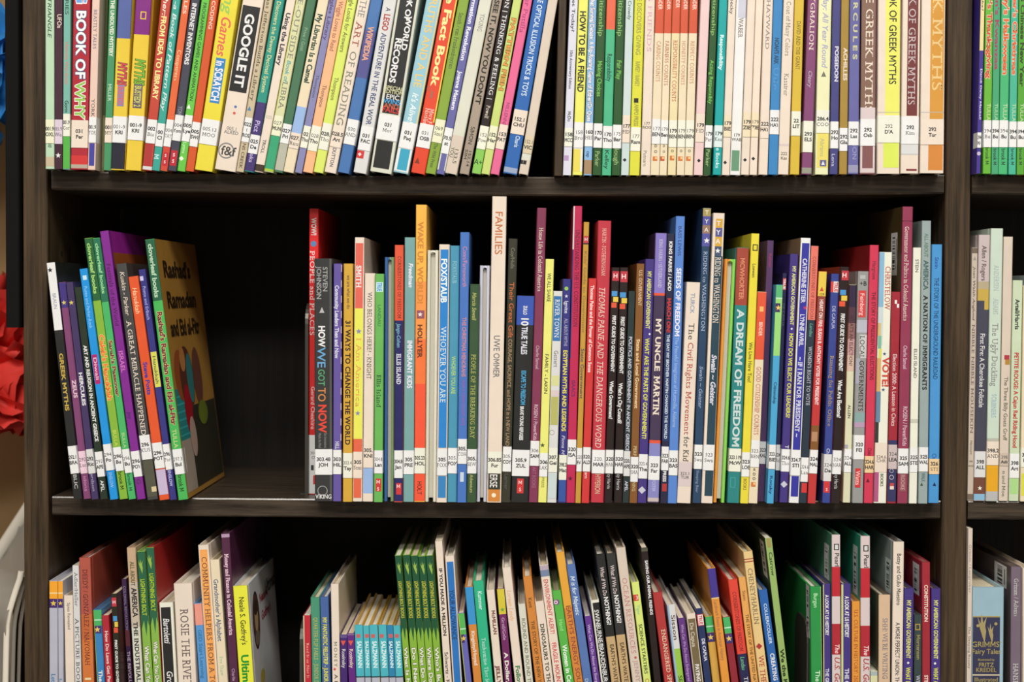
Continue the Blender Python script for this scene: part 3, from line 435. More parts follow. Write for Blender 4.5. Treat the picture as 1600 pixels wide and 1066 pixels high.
(1261.2,1275,1280,1291.8,424,'c33','red book with a yellow top lettered HEART ON FIRE',[B(424,463,'ec4'),P('tri',1284,452,4,'c43'),H('139',460,'422',.3),B(463,500,'943'),T('HEART ON FIRE: SUSAN B. ANTHONY VOTES FOR PRESIDENT',468,633,'fdd',.5,.42,'b'),B(665,703,'852'),B(675,690,'b86',.1,.8),L(703,740,'324|MAL')]),
(1285,1297,1298.5,1312,428,'349','royal blue book lettered Running for Public Office',[B(440,457,'d44',0,.5),B(440,457,'eee',.35,.95),T('TRUE',441,456,'d33',.65,.45,'b'),T('DE CAPUA',478,514,'bbd',.5,.4),T('Running for Public Office',556,667,'b96',.5,.45,'s'),T('Ch',701,709,'dde',.5,.4),L(710,752,'324|De','ddd'),B(752,770,'d33',.1,.85),H('S',765,'fdd',.35)]),
(1298,1312.3,1312.7,1327,417,'211','black book lettered FIRST GUIDE TO GOVERNMENT beside the royal blue one',[B(423,438,'c34',.2,1),H('H',430,'fee',.5),B(453,461,'49d',.1,.75),B(462,470,'ec4',.25,.9),B(471,479,'e53',.05,.7),T('FIRST GUIDE TO GOVERNMENT',490,580,'eee',.5,.42,'b'),SD('b42'),T('What Are Elections?',594,653,'eee',.5,.45,'b'),L(704,741,'324|HAR'),T('cy Harris',742,764,'bbb',.5,.4)]),
(1316.2,1330,1327.7,1338.5,445,'ddb','book fading from dark purple to cream lettered AN ELECTION',[B(445,480,'324'),B(480,505,'534'),B(505,530,'966'),B(530,555,'c99'),B(555,580,'dba'),T("WHAT'S AN ELECTION?",492,572,'433',.5,.45),T('ALLEN',633,654,'444',.5,.38),F(1322,698,3,3,'aab'),L(702,738,'324|ALL','eee')],.004),
(1331,1348.8,1340,1358,424,'999','grey marbled book lettered LOCAL GOVERNMENTS',[H('+B',443,'222',.4),B(454,496,'d44',.1,.8),T('Feinberg',458,493,'fcc',.45,.36),B(430,436,'bbb',.2,.7),B(500,520,'bbc'),B(523,560,'ccc',.3,1),B(560,600,'aab',0,.4),T('LOCAL GOVERNMENTS',525,643,'322',.55,.42,'s'),B(645,660,'8aa'),B(660,668,'b9b'),L(680,718,'320|FEI'),B(732,762,'d33',.2,.7),T('Watts',736,758,'fcc',.45,.4)]),
(1350,1363.3,1358.5,1374,383,'d35','rose red book lettered STORY OF PRESIDENTIAL ELECTIONS',[T('Hargrove',408,437,'723',.55,.42),T('THE STORY OF PRESIDENTIAL ELECTIONS',456,594,'612',.55,.42),T('Child',700,712,'712',.5,.4),L(713,739,'324.6|HAR','ec9'),P('tri',1356,751,3.5,'612'),SD('a22')]),
(1365,1385,1374.6,1394,394,'eed','white book with a pictorial edge lettered VOTE in red',[B(394,480,'8bd',0,.4),B(480,540,'cdd',0,.4),B(505,525,'db7',0,.25),B(525,545,'7b9',.05,.3),B(545,560,'dd6',.1,.35),B(560,612,'da6',0,.32),B(612,660,'68a',0,.35),B(660,695,'333',0,.25),T('CHRISTELOW',416,484,'c54',.7,.42,'s'),P('star',1382,553,3,'358'),T('VOTE!',559,605,'d43',.7,.5,'b'),P('star',1380,609,3,'358'),B(692,738,'edc'),H('324.6',714,'766',.25),H('CHR',720,'766',.25),B(738,784,'b58',0,.35),T('BOOKS',740,760,'776',.6,.24)]),
(1385.5,1401,1394.5,1406.5,456,'a23','dark red book lettered A Lesson in Civics',[B(469,475,'eee',.35,.6),B(475,481,'eee',.6,.85),T('Election 2000: A Lesson in Civics',553,666,'ecc',.5,.45),B(688,784,'336'),L(695,733,'324|LEA','cbb'),P('ring',1393,736,3,'eee'),P('ring',1393,746,3.5,'eee'),B(755,760,'c44',.25,.7),B(760,765,'edc',.25,.7)]),
(1402,1418,1410.3,1427,323,'935','tall plum book lettered Government and Politics in Colonial America',[B(345,346,'513'),T('Government and Politics in Colonial America',354,502,'edc',.45,.42,'s'),T('Charlie Samuel',540,577,'dbc',.5,.35),T('ROSEN / PowerKids',635,697,'dbc',.6,.4),L(701,740,'325|SAM'),B(740,768,'955',.2,.8),T('ROOKE',742,766,'c9a',.5,.35),SD('542'),BC(362,430,.017,.041)]),
(1420,1433.5,1427.5,1439.5,387,'eed','white book lettered ELLIS ISLAND',[T('STEIN',405,426,'555',.5,.42),T('ELLIS ISLAND',545,591,'555',.5,.4),B(655,661,'ccb'),L(700,738,'325|STE','eee')]),
(1434.7,1449.2,1440,1455.3,345,'9aa','grey green book lettered A NATION OF IMMIGRANTS',[T('ALL ABOUT',365,402,'687',.5,.4,'b'),T('AMERICA',407,453,'466',.5,.5,'b'),T('A NATION OF IMMIGRANTS',462,610,'222',.5,.45,'sb'),L(699,737,'325|WAL'),T('WALK',739,753,'577',.5,.4),P('tri',1440,757,3,'354')]),
(1450,1467.5,1456.3,1472,382,'49d','sky blue book lettered STORY OF THE UNDERGROUND RAILROAD',[T('Stein',402,420,'25a',.5,.36),T('THE STORY OF THE UNDERGROUND RAILROAD',434,593,'147',.5,.42),T('Ch',709,717,'25a',.5,.4),L(717,741,'326|STI','ec9'),P('tri',1460,757,3.5,'125')]),
]
ROW2R = [
(1508.5,1521,1516.7,1527.2,387,'cba','thin beige book lettered NIBBLE NIBBLE MOUSEKIN right of the upright panel',[B(387,396,'765'),P('tri',1523,404,3.5,'998'),T('Joan Walsh Anglund',417,500,'655',.5,.42,'i'),T('NIBBLE NIBBLE MOUSEKIN',507,678,'655',.5,.5,'s'),T('Harcourt',688,710,'776',.5,.4,'i'),H('398.',721,'665',.3),H('ANG',728,'665',.3),B(772,784,'765')]),
(1521.7,1539,1529,1548,367,'cbb','slate book with a gold sweep lettered A Cherokee Folktale',[B(440,452,'ba8'),B(452,484,'ca4'),B(470,484,'445',0,.6),B(484,705,'445'),T('Allen / Rogers',384,439,'655',.5,.4),T('First Fire: A Cherokee Folktale',521,637,'ddd',.5,.42),L(706,746,'398|ALL','ddd'),B(746,772,'743'),P('star',1531,763,4,'eed'),B(772,785,'8bd')]),
(1540,1559.5,1548.5,1567.5,357,'cdc','pale grey book lettered The Ugly Duckling with an orange foot block',[T('ANDERSEN',415,455,'abb',.5,.4,'s'),T('ADAMS',467,492,'abb',.5,.4,'s'),T('The Ugly Duckling',505,604,'888',.5,.48,'s'),T('SCRIBNERS',616,653,'9bc',.5,.38,'s'),B(685,690,'bba'),L(690,727,'398.2|AND','edc'),B(727,768,'ea1'),B(768,784,'bbb')]),
(1560.5,1575,1568.3,1583.2,370,'dcb','tan book lettered The Three Billy Goats Gruff',[B(555,562,'b34',.3,.85),B(562,570,'b83',.4,.9),T('The Three Billy Goats Gruff',589,688,'665',.55,.4),L(708,728,'398|Asb','cba'),T('n and Moe',736,776,'776',.5,.36)]),
(1576,1592.8,1583.3,1598.7,438,'cdb','pale green book lettered A Cajun Red Riding Hood',[T('Artell/Harris',468,515,'233',.5,.42,'b'),T('PETITE ROUGE: A Cajun Red Riding Hood',551,700,'c33',.5,.42,'b'),L(709,747,'398|Art','eee'),B(748,772,'ad8',.1,.9)]),
(1593.3,1605,1599.2,1610,446,'edb','cream book beside the pale green one at the right edge',[L(700,730,'39|L','eed'),B(740,775,'dd4',.1,1)]),
(1605.5,1620,1610.5,1624,430,'89a','grey blue book past the cream one at the right edge',[]),
]
# bottom row: xb at y=1066
ROW3 = [
(76.8,90.5,76.8,90,908,'bbc','grey book with orange top and star against the left panel',[B(908,926,'fa2'),B(926,928,'fd9'),B(928,936,'fa2'),F(83,943,6.5,7,'427'),P('star',83.5,943,5,'ec4'),T('Let',1053,1066,'38b',.5,.5)]),
(91,100,91,98.5,908,'bbc','grey book with orange top and star beside Spies Revealed',[B(908,926,'fa2'),B(926,928,'fd9'),B(928,936,'fa2'),F(95,943,4,7,'427'),P('star',96,943,4,'ec4'),T('L',1060,1066,'38b',.5,.5)]),
(101,116.5,99,113,931,'edc','thin white book lettered Spies Revealed',[T('Spies Revealed',942,984,'777',.55,.32)]),
(117,127.8,113.3,123,884,'ddd','white book lettered A PICTURE BOOK',[T('Adler/Heller',895,948,'666',.5,.5,'s'),T('A PICTURE BOOK',967,1072,'444',.5,.55,'s')]),
(128.6,148,123.7,141.5,872,'b54','brick orange book with dark upper lettering',[B(960,1000,'c63'),B(1000,1290,'d73'),T('DEEDY / GONZALEZ / NAIYOMAH',890,1040,'622',.5,.42,'s'),T('1',1056,1066,'eda',.5,.5,'b'),SD('a43')]),
(150.5,164,144.3,158.3,953,'38c','blue book with a green top and star patch lettered The',[B(953,968,'4b6'),B(968,970,'bec'),B(970,978,'4b6'),F(152,984,6.5,6,'437'),P('star',152,984,5,'ec6'),B(953,1290,'ad4',0,.1),T('The Louisiana',1048,1110,'eee',.5,.45,'b')]),
(164.8,177.5,159,171,962,'b23','red book lettered How Do Laws Get Passed',[T('How Do Laws Get Passed',986,1080,'ecc',.55,.45,'b')]),
(178,191,171.5,184.5,928,'221','black book lettered FIRST GUIDE TO GOVERNMENT',[B(934,948,'c34',.1,.9),H('H',941,'fee',.55),B(963,971,'49d',.2,.9),B(972,980,'ec4',.4,1),B(981,989,'e53',.25,.95),T('FIRST GUIDE TO GOVERNMENT',1000,1090,'eee',.5,.42,'b'),SD('532')]),
(196.5,208.5,188.5,196,905,'425','dark purple thin book left of the tan AMERICA book',[T('COLONIAL REVOLUTION',916,985,'a9b',.5,.5),T('THE REVOLUTION',1018,1090,'dcd',.5,.6),B(985,1010,'734')],.02),
(210.7,223.5,197,212.3,856,'ca8','tan book lettered AMERICA THE INDUSTRIAL',[B(910,980,'cba'),B(980,1290,'ddc'),T('ALL ABOUT',878,916,'664',.5,.42,'sb'),T('AMERICA',919,964,'222',.55,.55,'b'),T('THE INDUSTRIAL',972,1066,'333',.5,.45,'sb')]),
(226,239,213.5,226.5,862,'8b4','green book lettered What Can You beside the tan AMERICA one',[B(862,963,'264'),P('spike',233,975,6,'264'),P('leaf',220,885,6,'9b4'),T('LIGHTNING BOLT',905,962,'ac3',.5,.5,'b','352'),T('What Can You Buy',1010,1090,'eed',.5,.5,'b','342')]),
(240,253,227.6,240.7,856,'8b4','green book lettered What Can You Do with a red cover',[B(856,957,'264'),P('spike',247,970,6,'264'),P('leaf',234,878,6,'9b4'),T('LIGHTNING BOLT',896,955,'ac3',.5,.5,'b','352'),T('What Can You Do With Money',1003,1110,'eed',.5,.5,'b','342'),SD('b22')]),
(255,276.5,247.5,270.8,942,'eed','white edged black book with white italic lettering',[B(949,1290,'222',.1,.8),T('Bartoletti',966,1005,'eee',.45,.42,'i'),T('Growing Up',1048,1110,'eee',.5,.42,'i')]),
(278,308,271.3,300,912,'edc','thick white book lettered ROSIE THE RIVETER in thin capitals',[T('ROSIE THE RIVETER',952,1090,'655',.52,.45,'s')]),
(310,324.5,301.7,315.3,943,'59d','light blue book with a salmon top lettered Start Learning',[B(943,977,'e98'),T('GED Start Learning',984,1060,'27a',.5,.42)],.004),
(325,340,308,327,852,'edc','white edged orange book lettered COMMUNITY HELPERS FROM A TO',[B(859,1290,'fa5',.12,.85),T('COMMUNITY HELPERS FROM A TO Z',870,1085,'643',.5,.48,'s')]),
(340.5,357.5,327.8,343.2,875,'edb','pale yellow book lettered Alphabet in blue',[T("Grandmother's Alphabet",905,1002,'358',.5,.48),T('Eve Shaw',1026,1056,'ac9',.5,.36,'s')]),
(358,372,343.6,358.5,834,'524','purple book lettered Money and Finance in Colonial America',[T('Money and Finance in Colonial America',866,993,'ecd',.5,.45,'bs'),T('Charlie Samuel',1045,1085,'b9b',.5,.35),B(834,840,'b9b')]),
(374,396.5,363.5,386,916,'ee3','thick bright yellow book with its pale portrait cover showing',[T("Neale S. Godfrey's",933,1008,'331',.55,.36),T('Ultimate',1023,1090,'192',.5,.5,'b'),SD('ddd'),CV2()]),
(474.5,486.5,473.6,484.5,962,'c23','red book with a cream edge beside the sea green one',[B(962,1290,'dca',0,.18),T('Read It or Not It',1005,1060,'fba',.6,.35,'s')]),
(487.2,502,484.9,500,934,'497','sea green book with gold lettering beside the blue FANTASTIC book',[T('QUARTER FLIP FABLE - JUNIOR DISCOVERS',965,1100,'cb6',.5,.42,'s')]),
(502.4,518.5,500.4,513.6,933,'46a','blue book lettered MY FANTASTIC in yellow',[T('MY FANTASTIC FIELDTRIP - JUNIOR DISCOVERS',965,1100,'dd7',.5,.5,'b','344')]),
(519,530.8,514,531,913,'edc','white book with spaced grey lettering MONEY',[T('M O N E Y',1003,1042,'776',.5,.4),P('dot',523,1046,2,'d55'),T('A B C',1054,1080,'443',.5,.4)]),
(531,544,531.3,541.7,992,'427','violet book with a small red triangle',[B(992,997,'659'),P('vtri',536,1005,4.5,'e54'),T('Rosinsky',1014,1044,'ddd',.5,.5)]),
(544.5,556.3,542.2,553.2,990,'628','plum purple book with a small red triangle',[B(990,993,'869'),P('vtri',548,1005,4.5,'e54'),T('Rosinsky',1014,1044,'edc',.5,.5)]),
]
SALZ=[(556.6,569.8,553.6,566.7,977),(570.2,580,567.1,576.3,978),(580.4,594.4,576.7,589.8,977),(594.8,607.8,590.2,603.8,977),(608.2,618.4,604.2,613.4,977),(618.8,630.6,613.8,626.5,978)]
for i,s in enumerate(SALZ):
    col='28b' if i==4 else '4bc'
    ROW3.append(s+(col,['first','second','third','fourth','fifth (bluest)','sixth'][i]+' of six aqua books counting from the plum triangle book',[F(s[2]*.94+s[0]*.06+6,994,3.2,3,'c66'),T('SALZMANN',1002,1044,'dff',.55,.5,'b'),B(1057,1059,'245'),B(1059,1290,'bbc'),SD('da4')]))
GR=[(633,643.6,616,627.5,868,'What Is Money?'),(644,656,628,641,867,'Do I Need It?'),(656.4,667.6,641.5,652.5,868,'What Do We Buy?'),(668,680,653,665,869,'Where Do We Keep Money?'),(680.4,693.6,665.5,677,868,"Who's Buying?")]
for i,s in enumerate(GR):
    xm=lambda y:(s[2]+s[3])/2+((s[0]+s[1])/2-(s[2]+s[3])/2)*(y-868)/198
    ROW3.append(s[:5]+('8b3','green book with dark green top lettered '+s[5].rstrip('?').replace("'",''),[B(866,972,'153'),P('spike',xm(985),985,5.5,'153'),P('leaf',xm(888),888,5.5,'9b4'),T('LIGHTNING BOLT BOOKS',908,966,'bb3',.5,.5,'b','352'),T(s[5],1012,1012+len(s[5])*6.4,'eed',.5,.52,'b','342')]))
ROW3+=[
(694,706,677.5,692.5,846,'edc','white book lettered IF YOU MADE A MILLION',[T('IF YOU MADE A MILLION',888,994,'222',.5,.45,'b'),T('Schwartz - Kellogg',1019,1090,'444',.5,.5)]),
(706.7,723,694,711,869,'edc','white edged blue book lettered YOUR ALLOWANCE',[B(878,1290,'27c',.15,.87),T('YOUR ALLOWANCE',922,1000,'136',.5,.5)]),
(725,738,714.5,725.5,958,'66b','periwinkle book with green top and star beside YOUR ALLOWANCE',[B(958,984,'5b5'),B(982,984,'bec'),B(984,992,'5b5'),F(719.5,998,6,6.5,'426'),P('star',719.5,998,4.5,'ec5'),B(958,1290,'cd4',0,.1)]),
(738.5,753.3,726,738,917,'d83','orange book with a sky blue top',[B(917,976,'39d'),T('Kingsley/Hoyad',986,1040,'edc',.5,.4,'b')]),
(753.7,770,738.5,755,908,'2b8','turquoise green book with white lettering',[T('Kummer',924,953,'dff',.55,.38),T('Tambourine That Stops',997,1080,'cee',.5,.36,'s')]),
(773.5,787,760,773,922,'edc','white book lettered JELLY in dark red',[T('McMILLAN',954,992,'733',.6,.42,'b'),T('JELLY BEANS',1041,1110,'733',.5,.45,'b')]),
(787.4,800.6,776,787,920,'726','plum book with a yellow top lettered A Dollar',[B(920,960,'dc3'),P('star',785,953,4,'6a4'),T('Grail/Gale',965,1001,'dbd',.5,.42,'s'),T('A Dollar, a Penny',1020,1110,'eed',.5,.5,'b')]),
(805,819,784,800,887,'edc','white book with faint orange script near ROUND AND ROUND',[T('Loreen Leedy',922,970,'eb8',.5,.5,'i'),T('Follow the Money',1040,1130,'385',.5,.5,'b')]),
(820,833,808,821,944,'ddc','white book lettered ROUND AND ROUND',[T('ROUND AND ROUND THE MONEY',966,1110,'776',.5,.48)]),
(837,850,816.5,831,901,'d83','orange book lettered THE STORY OF THE NEW YORK',[T('Kent',934,950,'642',.5,.42),T('THE STORY OF THE NEW YORK STOCK',970,1110,'642',.5,.42)]),
(851,864.3,835,849.7,940,'edc','white book lettered DINOSAURS TO THE',[T('DINOSAURS TO THE RESCUE',975,1110,'443',.5,.42,'sb')]),
(866.3,880,842,857,883,'edc','white book with red lettering ENVIRONMENT ALERT',[B(883,891,'bab'),B(891,901,'78a'),T('ENVIRONMENT ALERT!',905,991,'d55',.5,.48),T('FRAGILE MOUNTAIN',1004,1085,'d34',.5,.48)]),
(883,896.6,862,876.5,923,'5b4','bright green book lettered Women in with a round purple badge',[P('dot',868.5,941,4.5,'848'),P('dot',868.5,941,3,'ede'),P('dot',868.5,941,1.5,'848'),T('Hand',968,986,'9e8',.5,.42),T('Women in Conservation',1008,1110,'efe',.5,.48,'b')]),
(898,910.7,867.5,882.5,863,'ea3','orange book lettered EARTHS ENERGY SOURCES',[B(950,1290,'d83'),T("EARTH'S ENERGY SOURCES",946,1095,'943',.55,.5)]),
(912,925,883.5,900,882,'57b','periwinkle blue book lettered M is for Majestic',[T('M is for Majestic',900,961,'def',.5,.48,'i'),T('David Domeniconi',1060,1120,'bcd',.4,.36)]),
(926.6,937.8,912,924,963,'639','purple book lettered Energy between Majestic and the black white edged book',[T('What Can We Do About the Energy Crisis',976,1085,'cbd',.5,.42)]),
(939,953.3,921,937.6,938,'eed','white edged black book right of the purple Energy one',[B(942,1290,'222',.2,1),T('SWINBURNE/BRANDENBURG',953,1072,'eee',.55,.5)]),
(954.3,968.5,928.3,945.5,866,'222','black over tan book lettered NOTHING beside the white edged one',[B(995,1290,'ca7'),T('What If We Do',886,931,'dcc',.5,.42,'i'),T('NOTHING?',933,977,'eee',.55,.45,'b'),T("EARTH'S WATER CRISIS",1007,1100,'432',.55,.42)]),
(971,985.3,946.5,961.2,865,'333','black over tan book lettered NOTHING, next to OCEAN RESOURCES',[B(992,1290,'ca7'),T('What If We Do',883,928,'dcc',.5,.42,'i'),T('NOTHING?',930,974,'eee',.55,.45,'b'),T("EARTH'S WATER CRISIS",1004,1098,'432',.55,.42)]),
(988,1003.5,962,977,856,'dcb','dusty pink book lettered OCEAN RESOURCES',[T('OCEAN RESOURCES',903,1022,'c88',.5,.5,'s'),P('dot',993,1028,2,'c55'),T('JENNY',1033,1066,'b99',.6,.4,'s')]),
(1005.5,1019,986.3,1000,910,'de7','lime yellow book lettered SCIENCE STARTERS',[F(993,934,4.5,5,'d43'),H('3',934,'fdd',.5),T('Tiger',945,961,'9c9',.5,.42),T('SCIENCE STARTERS',975,1053,'343',.5,.45),T('Oceans',1060,1090,'b83',.5,.5)]),
(1020,1033.8,1000.5,1011,856,'211','tall black book lettered SAVING OUR ANIMAL FRIENDS',[T('SAVING OUR ANIMAL FRIENDS',876,961,'eee',.6,.42,'b'),B(856,862,'554')]),
(1038,1053.5,1018.5,1036,926,'b33','brick red book lettered ENDANGERED',[T('ENDANGERED SPECIES',984,1090,'edb',.6,.42,'s')]),
(1055,1068.8,1040.3,1054.6,945,'ddd','white over green book beside the brick red one',[B(1014,1290,'9c4'),B(945,1290,'9bd',0,.25),T('Sisson',961,1001,'544',.6,.5),T('SEEDS',1056,1085,'352',.6,.45)]),
(1072,1083,1059,1070.5,966,'638','purple book lettered Endangered left of the olive brown one',[T('What Can We Do About Endangered Animals',976,1085,'b9c',.5,.42)]),
(1084.6,1098.7,1071,1086.8,959,'edc','white edged olive brown book lettered PAYING',[B(967,1290,'764',.1,.9),T('De Capua',973,1011,'dcb',.45,.42),T('PAYING TAXES',1038,1090,'eee',.5,.42,'b')]),
(1101,1111.6,1087.2,1097,951,'236','navy book with a tilted white patch beside the olive PAYING book',[B(960,978,'d44'),B(961,977,'eee',.15,.95),T('TRUE',962,976,'d33',.55,.5,'b'),T('DE CAPUA',998,1033,'dde',.55,.45,'b')]),
(1113,1125.6,1101,1113.5,963,'da4','ochre book with a green top and star patch',[B(963,978,'4b6'),B(980,988,'4b6'),B(978,980,'bec'),F(1110.5,996,6,7.5,'437'),P('star',1110.5,996,5,'ec6')],.005),
(1127.6,1140,1104.5,1118,888,'e93','orange book with a violet top block',[B(888,934,'439'),B(934,936,'ec8'),T('Landmark Events in American History',938,1032,'a75',.5,.42)]),
(1142.5,1154.8,1129,1140.5,964,'923','dark red book with a green top and star patch',[B(964,980,'4b6'),B(982,990,'4b6'),B(980,982,'bec'),F(1139,998,6,7.5,'437'),P('star',1139,998,5,'ec6')],.005),
(1157.3,1171.4,1135.5,1153,906,'e43','bright red book with a navy lower half',[T('CORNERSTONES OF FREEDOM',925,1018,'722',.5,.4,'s'),B(1022,1290,'225'),T('Landau',1026,1047,'6b8',.5,.42,'i'),T('THE SUPREME',1058,1120,'ddd',.6,.42,'s'),SD('d33')]),
(1173.7,1184.5,1153.5,1164.8,902,'ea5','tan orange book lettered THE STORY OF THE UNITED NATIONS',[T('Stein',923,939,'853',.5,.42),T('THE STORY OF THE UNITED NATIONS',960,1085,'542',.55,.42)]),
(1186.6,1200.7,1160.5,1176,862,'ec8','cream book with two red rules lettered WE THE',[B(873,874.5,'a33'),B(877,878.5,'a33'),T('CHENEY/HARLIN',888,976,'765',.5,.5,'s'),P('dia',1186,1010,5,'b33'),T('WE THE PEOPLE',1025,1110,'b33',.5,.55,'s')]),
(1205,1221.8,1184.5,1202.5,922,'26b','cobalt blue book lettered CREATING',[T('COLLIER/COLLIER',943,1006,'def',.55,.35),T('CREATING THE CONSTITUTION',1021,1150,'eee',.55,.45,'sb')]),
(1219.5,1232,1190.5,1206.5,841,'9b6','tall mossy green book lettered We the',[T('Catrow',863,900,'231',.55,.5),T('We the Kids',1015,1085,'231',.5,.55,'b'),B(841,856,'a95',.2,.8),SD('453'),BC(850,908,.012,.036)]),
(1267.5,1285,1265.5,1283.3,917,'294','green book just right of the dark bookend',[T('Burgan',927,950,'beb',.5,.35),T('The Boston Tea',1048,1120,'dfd',.6,.4),B(917,1290,'dd9',.94,1),BC(915,1000,.003,.02)]),
(1286,1299.6,1286,1298.3,913,'438','violet book lettered A LOOK AT US HISTORY beside the green one',[B(913,1290,'dd9',0,.12),T('A LOOK AT US HISTORY',930,993,'eee',.5,.42,'b'),T('THE GREAT DEPRESSION',1045,1120,'dde',.5,.42,'b')]),
(1300,1313.3,1298.7,1313.3,836,'dcc','red and white banded book beside the green and violet pair',[F(1307,855,4,5,'222'),F(1307,855,2.5,3.5,'ddd'),T('Pearl',864,886,'333',.6,.5),B(886,932,'c23'),B(975,1023,'b23'),T('The',1006,1021,'fdd',.6,.5,'i'),T('U.S. Government',1026,1120,'b44',.6,.6,'i'),SD('597'),BC(856,912,.012,.035)]),
(1314.5,1329.6,1314.5,1329.6,913,'438','violet book lettered A LOOK AT US HISTORY beside the orange one',[B(913,1290,'dd9',0,.2),T('A LOOK AT US HISTORY',932,996,'eee',.58,.4,'b'),T('THE GENERATION',1045,1120,'dde',.58,.4,'b')]),
(1331,1344,1331,1344,940,'e93','orange book lettered HISTORY between a violet and a red banded one',[T('U.S. CULTURE IN HISTORY: 250 FOR',953,1085,'a42',.5,.45,'s')]),
(1344.5,1359.6,1344.5,1359.6,838,'dcc','red and white banded book beside the orange HISTORY one',[F(1353,857,4,5,'222'),F(1353,857,2.5,3.5,'ddd'),T('Pearl',867,888,'333',.6,.5),B(888,934,'c23'),B(978,1026,'b23'),T('The',1008,1024,'fdd',.6,.5,'i'),T('U.S. Government',1028,1120,'b44',.6,.6,'i'),SD('3a8'),BC(858,935,.012,.032)]),
(1360.3,1371.8,1360.3,1371.8,1049,'dda','short pale book beside the tan SHH one',[B(1049,1056,'abb')]),
(1372.6,1392,1372.6,1392.3,930,'db9','tan book lettered SHH WERE WRITING',[T("SHH! WE'RE WRITING",966,1062,'778',.55,.42,'s'),SD('543')]),
(1392.4,1410.3,1394.8,1413,847,'edc','white book lettered A MORE PERFECT UNION',[T('Betsy and Giulio Maestro',865,946,'333',.55,.38),T('A MORE PERFECT UNION: THE STORY',973,1095,'333',.5,.38),SD('aaa'),BC(878,932,.007,.03)]),
(1410.8,1427.2,1413.3,1428.2,920,'438','violet book with yellow lettering beside the white PERFECT UNION book',[T('MY AMERICAN GOVERNMENT',938,1029,'dd7',.5,.42,'b'),P('dot',1419,1036,1.8,'eee'),T('WHAT IS CITIZENSHIP?',1043,1110,'dd5',.5,.45,'b')]),
(1427.8,1440.4,1428.6,1440.2,961,'344','dark slate book with gold lettering and a small gold frame',[F(1434,980,4,5,'b94'),F(1434,980,2.5,3.5,'344'),T('Mortensen',992,1031,'a95',.55,.45),T('WRITING',1056,1090,'dde',.5,.5,'s')]),
(1441,1454,1440.6,1454,879,'a23','dark red book lettered CONSTITUTION',[T('CONSTITUTION',914,972,'edc',.5,.42,'b'),T('STEWART',1055,1090,'edc',.5,.42,'b'),BC(886,935,.01,.033)]),
(1454.4,1469.8,1454.8,1470,920,'438','violet book with yellow lettering against the upright panel',[T('MY AMERICAN GOVERNMENT',938,1030,'dd7',.5,.42,'b'),P('dot',1461,1037,1.8,'eee'),T('WHAT ARE THE BRANCHES',1044,1120,'dd5',.5,.45,'b')]),
]
ROW3R = [
(1504.3,1518,1507.4,1519.4,826,'dcb','tall thin beige book lettered The Sleeping Beauty',[T('Grimm / Langruber',851,927,'988',.5,.5,'s'),T('The Sleeping Beauty',979,1045,'554',.5,.5,'s')]),
(1518.4,1567.6,1519.8,1569,918,'9bc','very thick pale blue book with a navy panel and gold lettering',[B(963,1290,'335',.02,.88),B(963,965,'a95',.02,.88),P('leaf',1535,982,12,'a96'),P('leaf',1548,990,8,'a96'),P('dot',1528,978,2.5,'a96'),P('dot',1556,975,2.5,'a96'),H("GRIMMS'",1007,'a95',.17,.45),H('Fairy Tales',1018,'a95',.16,.45),H('Illustrated by',1031,'a95',.07,.45),H('FRITZ',1039,'a95',.13,.45),H('KREDEL',1047,'a95',.13,.45),B(1054,1056,'dca',.02,.88),H('Illustrated',1062,'a95',.13,.45)]),
(1578.3,1596.5,1580.5,1596.8,886,'767','grey book lettered HANSEL at the right edge',[T('Grimm / Adams',904,964,'ccc',.5,.42,'s'),T('HANSEL and GRETEL',1037,1130,'ccc',.5,.5,'s'),SD('655'),BC(890,925,.013,.05)]),
(1597,1613,1597.3,1613,888,'edc','white book cut by the right edge beside the grey HANSEL book',[]),
]
# ================================================================ the bookcase
OAK_V = wood_mat('black_brown_oak_upright', '2b2015', '5e4a34', 'Z')
OAK_H = wood_mat('black_brown_oak_shelf', '241d16', '594b3d', 'X', 0.34)
EDGE = wood_mat('black_brown_oak_shelf_edge', '2a2219', '6a5b4a', 'X', 0.2)
EDGE.node_tree.nodes['Principled BSDF'].inputs['Specular IOR Level'].default_value = .6
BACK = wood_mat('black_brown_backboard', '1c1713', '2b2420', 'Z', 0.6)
PIN = plain_mat('steel_pin', '999', 0.35, 1.0)
DEPTH, TH = 0.27, 0.0160
XL0, XL1 = at(36.6, 533).x, at(74.5, 533).x            # left upright
XR0, XR1 = at(1474.5, 533).x, at(1513.5, 533).x        # shared upright
XE0 = XR1 + (XR0 - XL1); XE1 = XE0 + (XL1 - XL0)       # far upright of the right bay
Z_UP = Z_TOP + SHELF_PITCH
HEIGHT = Z_UP + SHELF_PITCH
SAG = {'top': 0.0034, 'mid': 0.0012, 'bottom': 0.0, 'upper': 0.0}
def sag(which, x, a, b):
    u = (x - (a + b) / 2) / ((b - a) / 2)
    return -SAG[which] * max(0.0, 1 - u * u)

